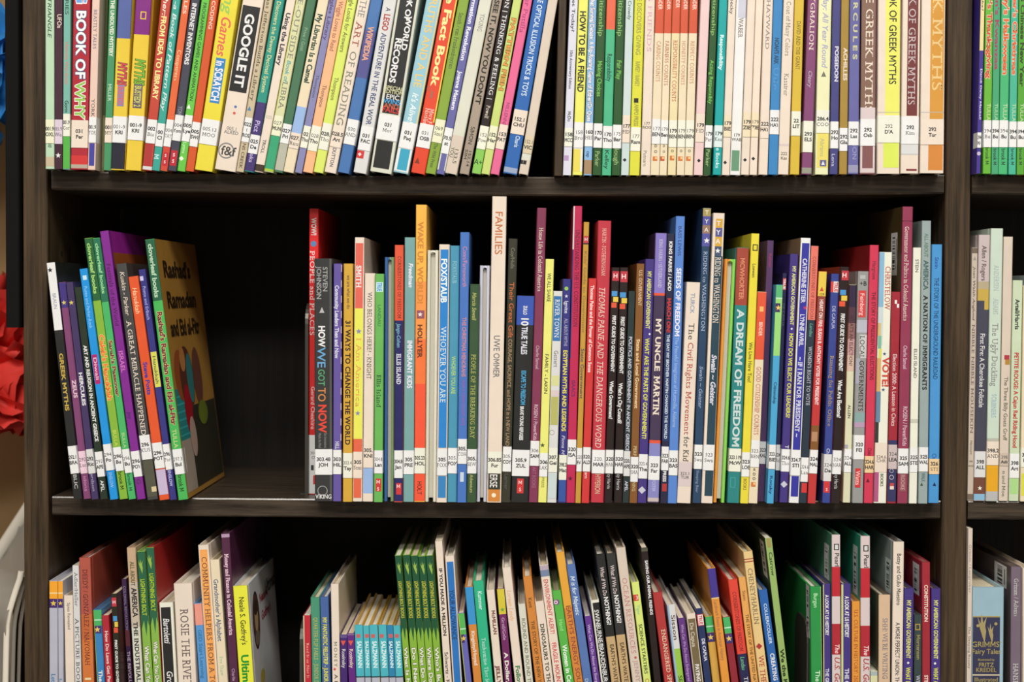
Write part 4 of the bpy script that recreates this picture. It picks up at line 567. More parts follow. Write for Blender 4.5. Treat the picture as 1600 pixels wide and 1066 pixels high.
case = empty('bookcase', ((XL0 + XE1) / 2, DEPTH / 2, 0))
tag(case, 'black brown wooden bookcase with three visible shelves of books', 'bookcase')
def rel(mb):                                             # world coordinates to the bookcase's own
    mb.v = [(x - case.location.x, y - case.location.y, z) for x, y, z in mb.v]; return mb
def bevbox(mb, x0, x1, y0, y1, z0, z1, mat, r=0.0008):
    """box whose front edges are slightly eased"""
    prof = [(x0, y1), (x0, y0 + r), (x0 + r, y0), (x1 - r, y0), (x1, y0 + r), (x1, y1)]
    n = len(prof)
    mb.add([(x, y, z0) for x, y in prof] + [(x, y, z1) for x, y in prof],
           [(i, (i + 1) % n, n + (i + 1) % n, n + i) for i in range(n)] + [tuple(range(n))[::-1], tuple(range(n, 2 * n))], mat)
for a, b in ((XL0, XL1), (XR0, XR1), (XE0, XE1)):
    m = MB(); bevbox(m, a, b, 0.0, DEPTH + 0.006, 0.0, HEIGHT, OAK_V)
    up = rel(m).build('upright_panel', case)
    for side, xx in ((-1, a), (1, b)):
        if (side < 0 and a == XL0) or (side > 0 and b == XE1): continue
        p = MB()
        for yy in (0.045, 0.225):
            for k in range(60):
                z = 0.20 + 0.032 * k
                if z > HEIGHT - .1: break
                if any(abs(z + .004 - (zs - TH / 2)) < .02 for zs in (Z_TOP, Z_MID, Z_BOT, Z_UP)): continue
                ring = [(xx + side * .0004, yy + .0026 * math.cos(t), z + .0026 * math.sin(t)) for t in [q * math.pi / 4 for q in range(8)]]
                p.add(ring, [tuple(range(8))[::-side]], PIN)
        rel(p).build('peg_hole', up)['kind'] = 'stuff'
for which, zt in (('bottom', Z_BOT), ('mid', Z_MID), ('top', Z_TOP), ('upper', Z_UP)):
    for a, b in ((XL1, XR0), (XR1, XE0)):
        a2, b2 = a + 0.0012, b - 0.0012
        if a == XL1: a2 = a + 0.0035 if which != 'bottom' else a2
        m = MB(); n = 16; r = 0.0013
        prof = [(DEPTH, -TH), (r, -TH), (0, -TH + r), (0, -.00125), (.00056, -.0001), (.0010, 0), (DEPTH, 0)]
        rings = []
        for i in range(n + 1):
            x = a2 + (b2 - a2) * i / n; s = sag(which, x, a, b)
            rings.append([(x, y, zt + z + s) for y, z in prof])
        k = len(prof); vs = [p for q in rings for p in q]
        fs = [(i * k + j, (i + 1) * k + j, (i + 1) * k + (j + 1) % k, i * k + (j + 1) % k) for i in range(n) for j in range(k)]
        fs += [tuple(range(k)), tuple(range(n * k, n * k + k))[::-1]]
        e = [f for f in fs[:n * k] if f[0] % k == 3]
        m.add(vs, [f for f in fs if f not in e], OAK_H); m.add(vs, e, EDGE); rel(m).build('shelf', case)
m = MB(); m.box(XL1, XR0, DEPTH, DEPTH + .004, 0.02, HEIGHT - .02, BACK); rel(m).build('back_panel', case)
m = MB(); m.box(XR1, XE0, DEPTH, DEPTH + .004, 0.02, HEIGHT - .02, BACK); rel(m).build('back_panel', case)
for a, b in ((XL1, XR0), (XR1, XE0)):
    m = MB(); m.box(a, b, 0.03, 0.045, 0, Z_BOT - TH, OAK_H); rel(m).build('plinth', case)
    m = MB(); m.box(a, b, 0, DEPTH, HEIGHT - .018, HEIGHT, OAK_H); rel(m).build('top_board', case)

# ================================================================ the books
TWO_PI = 2 * math.pi
def shape(k, r):
    if k == 'dot' or k == 'ring': return [(r * math.cos(i * TWO_PI / 20), r * math.sin(i * TWO_PI / 20)) for i in range(20)]
    if k == 'star': return [((r if i % 2 == 0 else r * .42) * math.sin(i * math.pi / 5), (r if i % 2 == 0 else r * .42) * math.cos(i * math.pi / 5)) for i in range(10)]
    if k == 'dia': return [(0, r), (r, 0), (0, -r), (-r, 0)]
    if k == 'tri': return [(-r * .8, -r * .8), (r * .8, -r * .8), (0, r)]
    if k == 'vtri': return [(-r * .9, r * .8), (r * .9, r * .8), (0, -r)]
    if k == 'leaf': return [(r * .3, -2 * r), (r * .5, -r * .4), (r * .35, r * .3), (r * .55, r * 1.5), (r * .1, r * .7), (-r * .1, 2 * r), (-r * .25, r * .6), (-r * .65, r * 1.5), (-r * .3, -r * .1)]
    if k == 'spike': return [(-r, r * 3.2), (r, r * 3.2), (r, -r * .6), (r * .62, r * .9), (r * .15, -r * 3.4), (-r * .3, r * .9), (-r, -r * 1.3)]

def book(spec, row):
    wx0, wx1, wt0, wt1, hgt, col, label, feats, setY, th, base, pxs = spec
    # local frame: x across the spine, y into the shelf, z up the spine; spine surface at y = 0
    w_ = wx1 - wx0
    fore = feats and feats[0] == 'FORE'
    hard = (w_ > 0.0062)
    W, Hh = w_, hgt
    d = min(max(0.155, hgt * 0.82), 0.262 - setY) - random.uniform(0, .012)
    name = 'hardcover_book' if hard else 'paperback_book'
    root = empty(name, base, (0, th, 0))
    tag(root, label, 'book', row['group'])
    r = min(0.0011, .13 * W) if hard else min(.0005, .08 * W)
    t = min(.0021, .17 * W) if hard else min(.0006, .1 * W)
    sidecol = col
    for f in feats:
        if f[0] == 'SD': sidecol = f[1]
    mat, smat = ink(col), ink(sidecol)
    def yf(x):
        e = abs(x) - (W / 2 - r)
        return 0.0 if e <= 0 else r - math.sqrt(max(0, r * r - e * e))
    xs = [-W / 2 + r * (1 - math.cos(a)) for a in (0, .5, 1.0, math.pi / 2)]
    xs = xs + [-x for x in xs[::-1]]
    m = MB()
    if not fore:
        outer = [(-W / 2, d)] + ([(-W / 2, .010), (-W / 2 + .0007, .0075), (-W / 2, .005)] if hard and W > .009 else []) + [(x, yf(x)) for x in xs]
        no = len(outer)
        outer += ([(W / 2, .005), (W / 2 - .0007, .0075), (W / 2, .010)] if hard and W > .009 else []) + [(W / 2, d)]
        inner = [(W / 2 - t, d), (W / 2 - t, t + r), (-W / 2 + t, t + r), (-W / 2 + t, d)]
        n = len(outer)
        ne = 4 if hard and W > .009 else 1
        jit = [random.uniform(-.0003, .0003) for _ in range(8)]
        V = [(x, y, 0) for x, y in outer] + [(x, y, Hh) for x, y in outer]
        spine_f, side_f = [], []
        for i in range(n - 1):
            q = (i, i + 1, n + i + 1, n + i)
            (spine_f if ne <= i < n - 1 - ne else side_f).append(q)
        m.add(V, spine_f, mat); m.add(V, side_f, smat)
        k = len(inner); Vi = [(x, y, 0) for x, y in inner] + [(x, y, Hh) for x, y in inner]
        m.add(Vi, [(i, i + 1, k + i + 1, k + i) for i in range(k - 1)], smat)
        for z in (0, Hh):
            # rim of the cover: left board, spine, right board
            sp = [(x, y, z) for x, y in outer[1:-1]]
            ring = [(*outer[0], z)] + sp + [(*outer[-1], z)] + [(x, y, z) for x, y in inner]
            mid = len(ring)
            idx = list(range(mid))
            nn = n
            lo = nn // 2 - 1
            # left board quad, spine strip, right board quad
            a = nn + 3; b = nn + 2; c = nn + 1; e = nn + 0
            fs = [(0,) + tuple(range(1, ne + 1)) + (b, a), (e, c) + tuple(range(nn - 1 - ne, nn - 1)) + (nn - 1,),
                  tuple(range(ne, nn - ne)) + (c, b)]
            if z == 0: fs = [f[::-1] for f in fs]
            m.add(ring, fs[:2], smat); m.add(ring, fs[2:], mat)
        for x in (-1, 1):
            m.add([(x * W / 2, d, 0), (x * (W / 2 - t), d, 0), (x * (W / 2 - t), d, Hh), (x * W / 2, d, Hh)], [(0, 1, 2, 3) if x > 0 else (3, 2, 1, 0)], smat)
    else:
        # boards face outward, the spine is at the back of the shelf
        lc, rc = ink(feats[1]), ink(feats[2])
        t = .0026
        for x0, x1, mm in ((-W / 2, -W / 2 + t, lc), (W / 2 - t, W / 2, rc)):
            bevbox(m, x0, x1, 0, d, 0, Hh, mm, .0008)
        m.box(-W / 2 + t, W / 2 - t, d - t, d, 0, Hh, lc)
        # the pulled cloth headband bridging both boards at the top
        hw = W / 2
        for i in range(8):
            a0, a1 = math.pi * i / 8, math.pi * (i + 1) / 8
            def q(a, rr, y): return (rr * math.cos(math.pi - a), y, Hh - .0028 + .0028 * math.sin(a) * (rr / hw))
            mm = lc if i < 4 else rc
            m.add([q(a0, hw, .001), q(a1, hw, .001), q(a1, hw - t, .001), q(a0, hw - t, .001), q(a0, hw, .004), q(a1, hw, .004), q(a1, hw - t, .004), q(a0, hw - t, .004)],
                  [(0, 1, 2, 3)[::-1], (0, 4, 5, 1)[::-1], (3, 2, 6, 7)[::-1]], mm)
    sc = pxs['sc']
    def zz(y): return min(max(pxs['z'](y), 0.0006), Hh - .0003)
    def zfree(y): return pxs['z'](y)
    def patch(mb, x0, x1, z0, z1, mm, eps):
        q = sorted({x0, x1} | {x for x in xs if x0 < x < x1})
        V = [(x, yf(x) - eps, z0) for x in q] + [(x, yf(x) - eps, z1) for x in q]
        k = len(q); mb.add(V, [(i, i + 1, k + i + 1, k + i) for i in range(k - 1)], mm)
    def letters(mb, s, style, mm, eps, fn, sx, xoff=0.0, eb=0):
        vs, fs, wd = layout(s, style, eb)
        V = [fn(x, y) for x, y in vs]
        V = [(p[0], -eps, p[1]) for p in V]
        # drop letters that run past the ends of the spine
        ok = [0.0005 < p[2] < Hh - .0005 and abs(p[0]) < W / 2 for p in V]
        good = [f for f in fs if all(ok[i] for i in f)]
        used = sorted({i for f in good for i in f}); mp = {o: i for i, o in enumerate(used)}
        mb.add([V[i] for i in used], [tuple(mp[i] for i in f) for f in good], mm)
    labels = []
    side = MB()
    if not fore:
        for i, f in enumerate(feats):
            eps = .00004 + .000018 * i
            k = f[0]
            if k == 'B':
                z1, z0 = zz(f[1]), zz(f[2])
                if z1 - z0 > .0002:
                    patch(m, -W / 2 + max(f[4], .0) * W, -W / 2 + min(f[5], 1.0) * W, z0, z1, ink(f[3]), eps)
            elif k == 'T':
                _, s, y0, y1, c, pos, size, style, outl = f
                za, zb = zfree(y0), zfree(y1)
                _, _, wd = layout(s, style)
                sx = (za - zb) / wd; sy = size * W / CAPH
                xm = -W / 2 + pos * W - sy * CAPH / 2
                fn = lambda x, y: (xm + y * sy, za - x * sx)
                if outl: letters(m, s, style, ink(outl), eps, fn, sx, eb=1)
                letters(m, s, style, ink(c), eps + .00001, fn, sx)
            elif k == 'H':
                _, s, yc, c, size, pos = f
                vs, fs, wd = layout(s, '')
                sy = size * W / CAPH; sx = min(sy, .92 * W / wd)
                x0 = -W / 2 + pos * W - wd * sx / 2; zc = zfree(yc) - sy * CAPH / 2
                letters(m, s, '', ink(c), eps, lambda x, y: (x0 + x * sx, zc + y * sy), sx)
            elif k == 'F':
                _, x, y, hw, hh, c = f
                xc = min(max(pxs['x'](x, y), -W / 2), W / 2); hw, hh = hw * sc, hh * sc
                x0, x1 = max(xc - hw, -W / 2 * .98), min(xc + hw, W / 2 * .98); zc = zfree(y)
                if x1 > x0 and 0 < zc - hh and zc + hh < Hh: patch(m, x0, x1, zc - hh, zc + hh, ink(c), eps)
            elif k == 'P':
                _, kind, x, y, rr, c = f
                xc = pxs['x'](x, y); rr = min(rr * sc, W * .5); zc = zfree(y)
                lim = W / 2 * .97
                xc = min(max(xc, -lim + rr), lim - rr) if kind != 'leaf' else xc
                pts = [(min(max(xc + a, -lim), lim), zc + b) for a, b in shape(kind, rr)]
                if min(p[1] for p in pts) < 0 or max(p[1] for p in pts) > Hh: continue
                n = len(pts)
                if kind == 'ring':
                    V = [(x_, -eps, z_) for x_, z_ in pts] + [(xc + (x_ - xc) * .84, -eps, zc + (z_ - zc) * .84) for x_, z_ in pts]
                    m.add(V, [(i_, (i_ + 1) % n, n + (i_ + 1) % n, n + i_) for i_ in range(n)], ink(c))
                else:
                    V = [(xc, -eps, zc)] + [(x_, -eps, z_) for x_, z_ in pts]
                    if kind == 'spike':
                        m.add(V[1:], [(0, 1, 2, 3), (0, 3, 5), (3, 4, 5), (0, 5, 6)], ink(c))
                    else:
                        m.add(V, [(0, 1 + i_, 1 + (i_ + 1) % n) for i_ in range(n)], ink(c))
            elif k == 'L': labels.append(f)
            elif k == 'CB':
                m.add([(W / 2 + eps, .006, zz(f[2])), (W / 2 + eps, d - .004, zz(f[2])), (W / 2 + eps, d - .004, zz(f[1])), (W / 2 + eps, .006, zz(f[1]))], [(0, 1, 2, 3)], ink(f[3]))
            elif k == 'BC':                               # barcode sticker on the left board
                _, ya, yb, u0, u1 = f
                z1, z0 = zz(ya), zz(yb); X = -W / 2 - .0001
                def sq(a, c, e, g, x_, mm): side.add([(x_, a, e), (x_, a, g), (x_, c, g), (x_, c, e)], [(0, 1, 2, 3)], mm)
                sq(u0, u1, z0, z1, X, ink('ddd', 'label'))
                n = 22; rb = random.Random(int(ya))
                for q in range(n):
                    if rb.random() < .6:
                        za = z0 + (z1 - z0) * (.1 + .8 * q / n)
                        sq(u0 + (u1 - u0) * .35, u0 + (u1 - u0) * .75, za, za + (z1 - z0) * .8 / n * rb.choice((.5, .9)), X - .00005, ink('222', 'label'))
                sq(u0 + (u1 - u0) * .12, u0 + (u1 - u0) * .2, z0 + (z1 - z0) * .15, z0 + (z1 - z0) * .85, X - .00005, ink('666', 'label'))
            elif k in ('CV', 'CV2'):
                cover_picture(m, k, W / 2, d, Hh)
    m.build('cover', root)
    if side.f: side.build('barcode_sticker', root)
    # the leaves
    pg = MB(); pc = random.choice(['eedfc8', 'e6d6b8', 'efe6d6', 'd9c7a4', 'f0e8dc'])
    gap = .003 if hard else .0004
    y0 = (t + r + .0002) if not fore else .005
    y1 = d - gap if not fore else d - .004
    xa = W / 2 - t - .0002
    pg.box(-xa, xa, y0, y1, gap, Hh - gap, paper_mat('ded9cc' if fore else pc))
    pg.build('pages', root)
    # call number sticker
    for f in labels:
        _, ya, yb, s, c = f
        z1, z0 = zz(ya), zz(yb)
        lb = MB(); e = .00042
        patch(lb, -W / 2, W / 2, z0, z1, ink(c, 'label'), e)
        for sd in (-1, 1):                                # the ends wrap onto the boards
            V = [(sd * W / 2 * 1.0, yf(W / 2) - e if False else r, z0), (sd * (W / 2 + .00012), .012, z0), (sd * (W / 2 + .00012), .012, z1), (sd * W / 2 * 1.0, r, z1)]
            lb.add(V, [(0, 1, 2, 3) if sd > 0 else (3, 2, 1, 0)], ink(c, 'label'))
        lines = s.split('|'); hL = z1 - z0
        cap = min(5.6 * sc, hL / (len(lines) * 1.7 + .8))
        for j, tx in enumerate(lines):
            stl = 'b' if random.random() < .7 else 's'
            vs, fs, wd = layout(tx, stl)
            sy = cap / CAPH; sx = min(sy * 1.0, .94 * W / wd)
            zc = (z0 + z1) / 2 + ((len(lines) - 1) / 2 - j) * cap * 1.55 - cap / 2
            x0 = -wd * sx / 2
            letters(lb, tx, stl, ink('3a3a3a', 'label'), e + .00003, lambda x, y: (x0 + x * sx, zc + y * sy), sx)
        o = lb.build('call_number_sticker', root)
    return root

def disc(m, X, y, z, ry, rz, c, n=22):
    m.add([(X, y, z)] + [(X, y + ry * math.cos(i * TWO_PI / n), z + rz * math.sin(i * TWO_PI / n)) for i in range(n)],
          [(0, 1 + i, 1 + (i + 1) % n) for i in range(n)], ink(c))
def facetext(m, s, X, y, z, hgt, wid, c, style='b'):
    vs, fs, wd = layout(s, style)
    m.add([(X, y + x * wid / wd, z + v * hgt / CAPH) for x, v in vs], fs, ink(c))
def cover_picture(m, k, X, d, h):
    e = [X + .00005 * (i + 1) for i in range(12)]
    def quad(i, y0, y1, z0, z1, c): m.add([(e[i], y0, z0), (e[i], y1, z0), (e[i], y1, z1), (e[i], y0, z1)], [(0, 1, 2, 3)], ink(c))
    if k == 'CV':
        quad(0, .004, d - .002, h * .04, h * .985, 'b83')
        quad(1, .004, d - .002, h * .02, h * .22, 'ba9'); quad(1, .004, .05, h * .22, h * .42, '299'); quad(2, .05, d - .002, h * .02, h * .34, '332')
        for j in range(6): quad(3, .004, .05, h * (.235 + .03 * j), h * (.243 + .03 * j), '3bb')
        disc(m, e[4], .033, h * .47, .022, h * .10, 'a52'); disc(m, e[5], .062, h * .45, .03, h * .13, '632')
        disc(m, e[6], .050, h * .53, .012, h * .05, 'c84')
        disc(m, e[6], .052, h * .33, .016, h * .10, 'b12'); disc(m, e[7], .058, h * .22, .014, h * .08, 'ca9'); disc(m, e[7], .075, h * .45, .014, h * .1, '388')
        disc(m, e[7], .11, h * .45, .02, h * .12, '743'); disc(m, e[8], .115, h * .30, .022, h * .05, '782')
        for s, z, wd in (("Rashad's", .855, .12), ('Ramadan', .735, .13), ('and Eid al-Fitr', .625, .13)):
            facetext(m, s, e[9], .018, h * z, h * .062, wd, '321')
    else:
        disc(m, e[0], .036, h * .82, .019, h * .125, '324'); disc(m, e[1], .036, h * .82, .0165, h * .115, '643')
        disc(m, e[2], .036, h * .83, .009, h * .060, 'ca7'); disc(m, e[3], .036, h * .875, .0105, h * .032, '432'); disc(m, e[3], .036, h * .745, .012, h * .03, '876')
        facetext(m, 'Neale S.', e[1], .060, h * .87, h * .04, .05, 'a23'); facetext(m, "Godfrey's", e[1], .066, h * .79, h * .04, .055, 'a23')
        facetext(m, 'Ultimate', e[1], .095, h * .88, h * .06, .07, '332')
        disc(m, e[1], .05, h * .56, .012, h * .035, 'cb4')

ROWCFG = [
    (ROW1, dict(shelf='top', z=Z_TOP, Y=-.018, xt_y=0, a=XL1, b=XR0, group='picture books on the top shelf', tail=' on the top shelf')),
    (ROW1R, dict(shelf='top', z=Z_TOP, Y=-.015, xt_y=0, a=XR1, b=XE0, group='books on the top shelf of the next bay', tail=' on the top shelf')),
    (ROW2, dict(shelf='mid', z=Z_MID, Y=-.020, xt_y=None, a=XL1, b=XR0, group='picture books on the middle shelf', tail=' on the middle shelf')),
    (ROW2R, dict(shelf='mid', z=Z_MID, Y=-.002, xt_y=None, a=XR1, b=XE0, group='books on the middle shelf of the next bay', tail=' on the middle shelf')),
    (ROW3, dict(shelf='bottom', z=Z_BOT, Y=-.010, xt_y=None, a=XL1, b=XR0, group='picture books on the bottom shelf', tail=' on the bottom shelf')),
    (ROW3R, dict(shelf='bottom', z=Z_BOT, Y=-.004, xt_y=None, a=XR1, b=XE0, group='books on the bottom shelf of the next bay', tail=' on the bottom shelf')),
]
for rows, cfg in ROWCFG:
    items = []
    for it in rows:
        it = list(it)
        x0, x1, t0, t1 = it[:4]
        if cfg['xt_y'] == 0:
            col, label, feats = it[4:7]; off = it[7] if len(it) > 7 else 0.0
            yref, ytop = 0.0, -random.uniform(62, 140)
            if 'leaning against' in label: ytop = -3.0
            if 'OPTICAL' in label: ytop = -62.0
        else:
            ytop, col, label, feats = it[4:8]; off = it[8] if len(it) > 8 else 0.0
            yref = ytop
        Y = cfg['Y'] + off + random.uniform(-.002, .002)
        yb = 1066.0 if cfg['shelf'] == 'bottom' else None
        # where the book stands: pixel row of the shelf at this depth
        xm = (x0 + x1) / 2
        Xm = at(xm, 700, Y).x
        zb = cfg['z'] + sag(cfg['shelf'], Xm, cfg['a'], cfg['b'])
        if yb is None:
            lo_, hi_ = -200.0, 1600.0
            for _ in range(40):
                mid_ = (lo_ + hi_) / 2
                if at(xm, mid_, Y).z > zb: lo_ = mid_
                else: hi_ = mid_
            yb = mid_
        Bl, Br = at(x0, yb, Y), at(x1, yb, Y); Tl, Tr = at(t0, yref, Y), at(t1, yref, Y)
        wid = ((Br.x - Bl.x) + (Tr.x - Tl.x)) / 2
        cb, ct = (Bl + Br) / 2, (Tl + Tr) / 2
        slope = (ct.x - cb.x) / (ct.z - cb.z)
        cxb = cb.x + slope * (zb - cb.z)                   # centre line at the shelf
        ztop = at((t0 + t1) / 2, ytop, Y).z
        items.append(dict(c=cxb, s=slope, l=-wid / 2, r=wid / 2, zb=zb, zt=ztop, Y=Y, col=col, label=label, feats=feats, px=(xm, yb, (t0 + t1) / 2, yref)))
    # neighbours may touch but never cross
    lim0, lim1 = cfg['a'] + .0006, cfg['b'] - .0006
    def edge(b_, z, k): return b_['c'] + b_['s'] * (z - b_['zb']) + b_[k]
    for _ in range(6):
        for a_, b_ in zip(items, items[1:]):
            za, zb2 = max(a_['zb'], b_['zb']), min(a_['zt'], b_['zt'])
            v = max(edge(a_, z, 'r') - edge(b_, z, 'l') for z in (za, zb2)) + .00025
            if v > 0: a_['r'] -= v / 2; b_['l'] += v / 2
        for b_ in items:
            v = max(lim0 - edge(b_, z, 'l') for z in (b_['zb'], b_['zt']))
            if v > 0: b_['l'] += v
            v = max(edge(b_, z, 'r') - lim1 for z in (b_['zb'], b_['zt']))
            if v > 0: b_['r'] -= v
    for b_ in items:
        if b_['r'] - b_['l'] < .0022: print('THIN', b_['label'], b_['r'] - b_['l'])
        th = math.atan(b_['s'])
        Wh = b_['r'] - b_['l']; W = Wh * math.cos(th)
        cx = b_['c'] + (b_['l'] + b_['r']) / 2
        lift = abs(math.sin(th)) * W / 2 + .0002
        base = Vector((cx, b_['Y'], b_['zb'] + lift))
        hgt = (b_['zt'] - b_['zb'] - lift) / math.cos(th)
        xm, yb, xt, yref = b_['px']
        pxs = dict(sc=(DIST + b_['Y']) / F_PX)
        def zfn(y, b_=b_, base=base, th=th, xm=xm, yb=yb, xt=xt, yref=yref):
            x = xm + (xt - xm) * (y - yb) / (yref - yb)
            p = at(x, y, b_['Y'])
            return (p.z - base.z) * math.cos(th) + (p.x - base.x) * math.sin(th)
        def xfn(x, y, b_=b_, base=base, th=th):
            p = at(x, y, b_['Y'])
            return (p.x - base.x) * math.cos(th) - (p.z - base.z) * math.sin(th)
        pxs['z'], pxs['x'] = zfn, xfn
        book((-W / 2, W / 2, 0, 0, hgt, b_['col'], b_['label'] + cfg['tail'], b_['feats'], b_['Y'], th, base, pxs), cfg)

# ================================================================ bookends and the divider board
STEEL = plain_mat('grey_steel', '5a5750', 0.4, 0.6)
DARK = plain_mat('dark_enamel', '4a453e', 0.45, 0.3)
def bookend(px, pytop, Y0, zshelf, mat, label, depth=.105, toward=1, thick=.0028):
    x = at(px, pytop, Y0).x; top = at(px, pytop, Y0).z - zshelf
    root = empty('bookend', (x, Y0, zshelf)); tag(root, label, 'bookend')
    m = MB(); R = .018; pts = [(0, 0), (depth, 0), (depth, top - R)]
    pts += [(depth - R + R * math.cos(a), top - R + R * math.sin(a)) for a in [i * math.pi / 12 for i in range(1, 7)]]
    pts += [(R - R * math.sin(a), top - R + R * math.cos(a)) for a in [i * math.pi / 12 for i in range(0, 7)]]
    n = len(pts)
    m.add([(-thick / 2, y, z) for y, z in pts] + [(thick / 2, y, z) for y, z in pts],
          [tuple(range(n))[::-1], tuple(range(n, 2 * n))] + [(i, (i + 1) % n, n + (i + 1) % n, n + i) for i in range(n)], mat)
    m.build('upright_plate', root)
    m = MB(); a, b = sorted((toward * thick / 2, toward * .006)); m.box(a, b, .004, depth, 0.0001, .0007, mat); m.build('base_plate', root)
bookend(479.3, 474, .028, Z_MID + sag('mid', at(479, 780).x, XL1, XR0), STEEL, 'grey metal bookend beside the tall red WOW book on the middle shelf', toward=-1)
bookend(470.8, 975, .004, Z_BOT, STEEL, 'grey metal bookend left of the cream edged red book on the bottom shelf', toward=-1)
bookend(1262.5, 972, -.003, Z_BOT, DARK, 'dark metal bookend left of the green book on the bottom shelf', toward=-1, depth=.062, thick=.0016)
p0, p1 = at(865.5, 272, -.012), at(879, 272, -.012); q0 = at(872.5, 0, -.012)
th = math.atan((q0.x - p0.x) / (q0.z - p0.z)); Wd = (p1.x - p0.x) * math.cos(th) - .0006
xc = (p0.x + p1.x) / 2; zb = Z_TOP + sag('top', xc, XL1, XR0)
dv = MB(); bevbox(dv, -Wd / 2, Wd / 2, 0, .25, 0, .205, OAK_V, .0006)
o = dv.build('divider_board'); o.location = (xc, -.012, zb + abs(math.sin(th)) * Wd / 2 + .0002); o.rotation_euler = (0, th, 0)
tag(o, 'dark brown wooden divider board standing between cream and grey books on top shelf', 'divider')

# ================================================================ the room around the bookcase
WALL = plain_mat('tan_wall_paint', 'b8935f', 0.8, 0, 6, .06)
FLOOR = plain_mat('grey_carpet', '77706a', 0.95, 0, 400, .3)
CEILM = plain_mat('ceiling_tile', 'e8e2d8', 0.9, 0, 90, .05)
m = MB(); m.box(-2.6, 2.6, .285, .385, 0, CEIL + .1, WALL); tag(m.build('wall_back'), kind='structure')
m = MB(); m.box(-2.6, 2.6, -4.6, .285, -.05, 0, FLOOR); tag(m.build('floor'), kind='structure')
m = MB(); m.box(-2.6, 2.6, -4.6, .285, CEIL, CEIL + .05, CEILM); tag(m.build('ceiling'), kind='structure')

# black strip left of the bookcase
BLK = plain_mat('black_wood_and_shade_block', '100f0e', 0.8, 0, 30, .1)
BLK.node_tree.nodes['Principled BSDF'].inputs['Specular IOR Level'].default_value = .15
a, b = at(8.5, 300, -.005), at(29, 300, -.005); zlo = at(20, 512, -.005).z
root = empty('hanging_frame', (a.x, .1, zlo)); tag(root, 'black upright frame strip hanging just left of the bookcase', 'frame')
m = MB(); bevbox(m, 0, b.x - a.x, -.105, -.088, 0, .62, BLK, .0008); m.build('upright_strip', root)
for z in (.30, .57):
    m = MB(); m.box(.001, .009, -.088, .184, z, z + .018, BLK); m.build('wall_arm', root)

# tissue paper flowers on the wall
def tissue(name, px, py, Y, rpx, h, label, seed):
    rnd = random.Random(seed)
    c = at(px, py, Y); R = rpx * (DIST + Y) / F_PX
    m = MB(); mat = plain_mat(name + '_paper', h, 0.65, 0, 30, .25)
    b = mat.node_tree.nodes['Principled BSDF']; b.inputs['Subsurface Weight'].default_value = 0.0
    for k in range(46):
        # each sheet is a cupped, creased fan opening away from the centre
        u = rnd.uniform(-.15, 1); ph = k * 2.39996
        dirv = Vector((math.sqrt(1 - u * u) * math.cos(ph), -abs(u) * .9 - .1, math.sqrt(1 - u * u) * math.sin(ph))).normalized()
        side = dirv.cross(Vector((rnd.uniform(-1, 1), rnd.uniform(-1, 1), rnd.uniform(-1, 1)))).normalized()
        nor = dirv.cross(side)
        Lp = R * rnd.uniform(.72, 1.0); wp = R * rnd.uniform(.35, .55)
        NU, NV = 9, 11; V = []
        f1, f2, p1 = rnd.uniform(2, 5), rnd.uniform(5, 9), rnd.uniform(0, 6)
        for i in range(NU):
            s = i / (NU - 1)
            for j in range(NV):
                t = j / (NV - 1) * 2 - 1
                wv = wp * math.sin(min(1, s * 1.25) * math.pi / 2) ** .8 * (1 - .25 * s * t * t)
                z = R * (.10 * s * math.sin(f1 * t * 2 + p1) + .04 * s * math.sin(f2 * t * 3 + 4 * s + p1) + .22 * s * s * t * t)
                P_ = dirv * (Lp * (.06 + .94 * s) * (1 - .16 * t * t * s)) + side * (wv * t) + nor * z
                V.append((P_.x, max(-R * .8, min(R * .75, P_.y * .8)), P_.z))
        m.add(V, [(i * NV + j, i * NV + j + 1, (i + 1) * NV + j + 1, (i + 1) * NV + j) for i in range(NU - 1) for j in range(NV - 1)], mat)
    o = m.build('tissue_paper_flower', None, True); o.location = c
    tag(o, label, 'paper flower', 'tissue paper flowers on the wall')
tissue('red', -52, 566, .19, 160, 'f23a30', 'red crumpled tissue paper flower on the tan wall left of the bookcase', 3)
tissue('blue', -108, 105, .19, 178, '2a94ea', 'blue crumpled tissue paper flower on the wall above the red one', 5)

# translucent plastic bag standing at the lower left, added dark block behind it as the gap's shade
m, nt, b = new_mat('frosted_plastic')
b.inputs['Base Color'].default_value = (*hexcol('a39a8e'), 1); b.inputs['Roughness'].default_value = .35
b.inputs['Transmission Weight'].default_value = .3
PLASTIC = m
HEM = plain_mat('white_plastic_hem', 'e6dccb', .4, 0, 60, .06)
def tube(mb, pts, rad, mat, n=8):
    rings = []
    for i, p in enumerate(pts):
        a, c = pts[max(0, i - 1)], pts[min(len(pts) - 1, i + 1)]
        t = (c - a).normalized(); s = t.cross(Vector((0, 1, 0))).normalized(); u = s.cross(t)
        rings.append([p + s * rad * math.cos(k * TWO_PI / n) + u * rad * .6 * math.sin(k * TWO_PI / n) for k in range(n)])
    V = [tuple(q) for r_ in rings for q in r_]
    mb.add(V, [(i * n + k, i * n + (k + 1) % n, (i + 1) * n + (k + 1) % n, (i + 1) * n + k) for i in range(len(pts) - 1) for k in range(n)], mat)
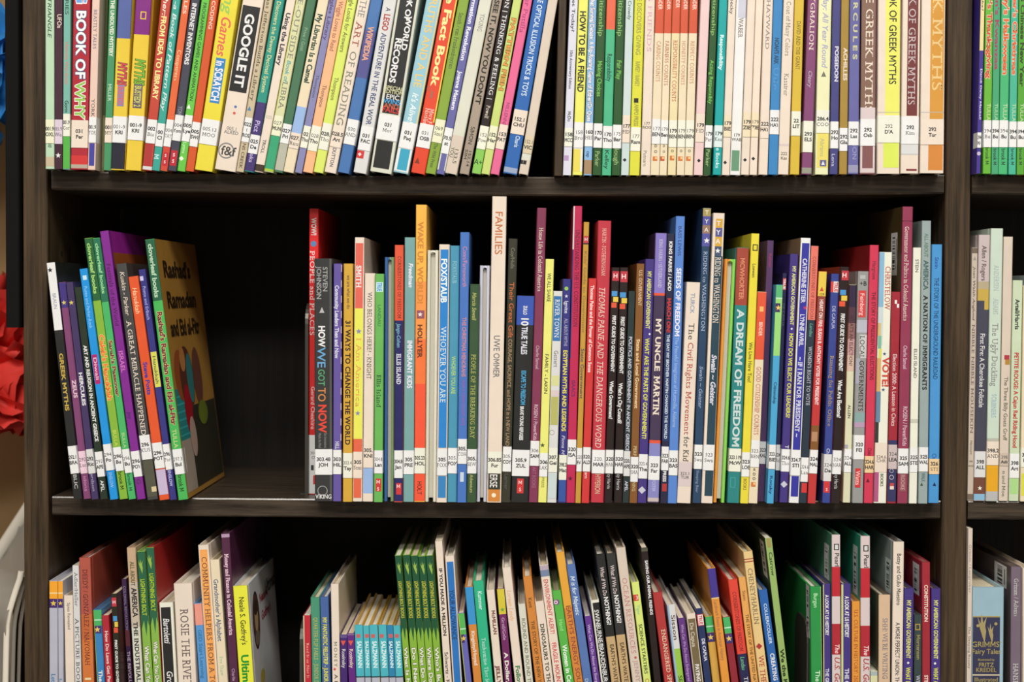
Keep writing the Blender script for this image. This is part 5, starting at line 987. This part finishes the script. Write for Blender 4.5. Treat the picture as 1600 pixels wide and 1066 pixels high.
def sheet(mb, top, rows_, fold, mat):
    n = len(top); V = []
    for i, p in enumerate(top):
        for k in range(rows_):
            s = k / (rows_ - 1)
            V.append((p.x + .002 * math.sin(9 * s + i), p.y - fold * math.sin(s * math.pi) * .6 + .0025 * math.sin(i * 1.9 + s * 5), p.z * (1 - s) + .0015 * s))
    mb.add(V, [(i * rows_ + k, (i + 1) * rows_ + k, (i + 1) * rows_ + k + 1, i * rows_ + k + 1) for i in range(n - 1) for k in range(rows_ - 1)], mat)
root = empty('plastic_bag', (0, 0, 0)); tag(root, 'frosted plastic bag with white hems left of the bookcase foot', 'bag')
X_MAX = XL0 - .006
def clampx(p): return Vector((min(p.x, X_MAX), p.y, p.z))
edge = [clampx(at(-160 + 20 * i, 1010 - 15.6 * (20 * i / 10) * .5, .17)) for i in range(0, 12)]
edge = [clampx(at(x, 862 - 1.55 * x if x > -40 else 924 - .9 * (x + 40), .17)) for x in range(-160, 70, 10)]
mb = MB(); sheet(mb, edge, 14, .03, PLASTIC); o = mb.build('back_sheet', root, True)
mb = MB(); tube(mb, edge, .0062, HEM); mb.build('back_hem', root, True)
fpx = [(36, 893), (31, 905), (25, 922), (19, 941), (14, 958), (11, 975), (10, 1000), (9, 1040), (8, 1090), (7, 1160)]
line = [clampx(at(x, y, .012)) for x, y in fpx]
for j, (dx, rad) in enumerate(((.000, .0028), (.0042, .0022), (.0078, .0017))):
    mb = MB(); tube(mb, [clampx(p + Vector((dx * (.15 + .85 * min(1, i / 5)), .006 * j, -.006 * j))) for i, p in enumerate(line)], rad, HEM if j == 0 else PLASTIC)
    mb.build('front_hem', root, True)
mb = MB(); V = []
for i, p in enumerate(line):
    for k in range(7):
        s = k / 6
        V.append((p.x - .10 * s, p.y + .05 * s + .004 * math.sin(5 * s + i), p.z - .004 * s))
mb.add(V, [(i * 7 + k, i * 7 + k + 1, (i + 1) * 7 + k + 1, (i + 1) * 7 + k) for i in range(len(line) - 1) for k in range(6)], PLASTIC)
mb.build('front_sheet', root, True)
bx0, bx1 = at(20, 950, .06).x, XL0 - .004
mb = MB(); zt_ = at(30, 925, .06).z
mb.box(bx0, bx1, .06, .13, 0, zt_, BLK)  # added black box, stands in for the dark shade beside the bookcase
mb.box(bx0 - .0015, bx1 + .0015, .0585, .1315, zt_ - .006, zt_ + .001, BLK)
o = mb.build('gap_shade_block'); tag(o, 'narrow dark block added as the shade between the plastic bag and the bookcase', 'shade block')
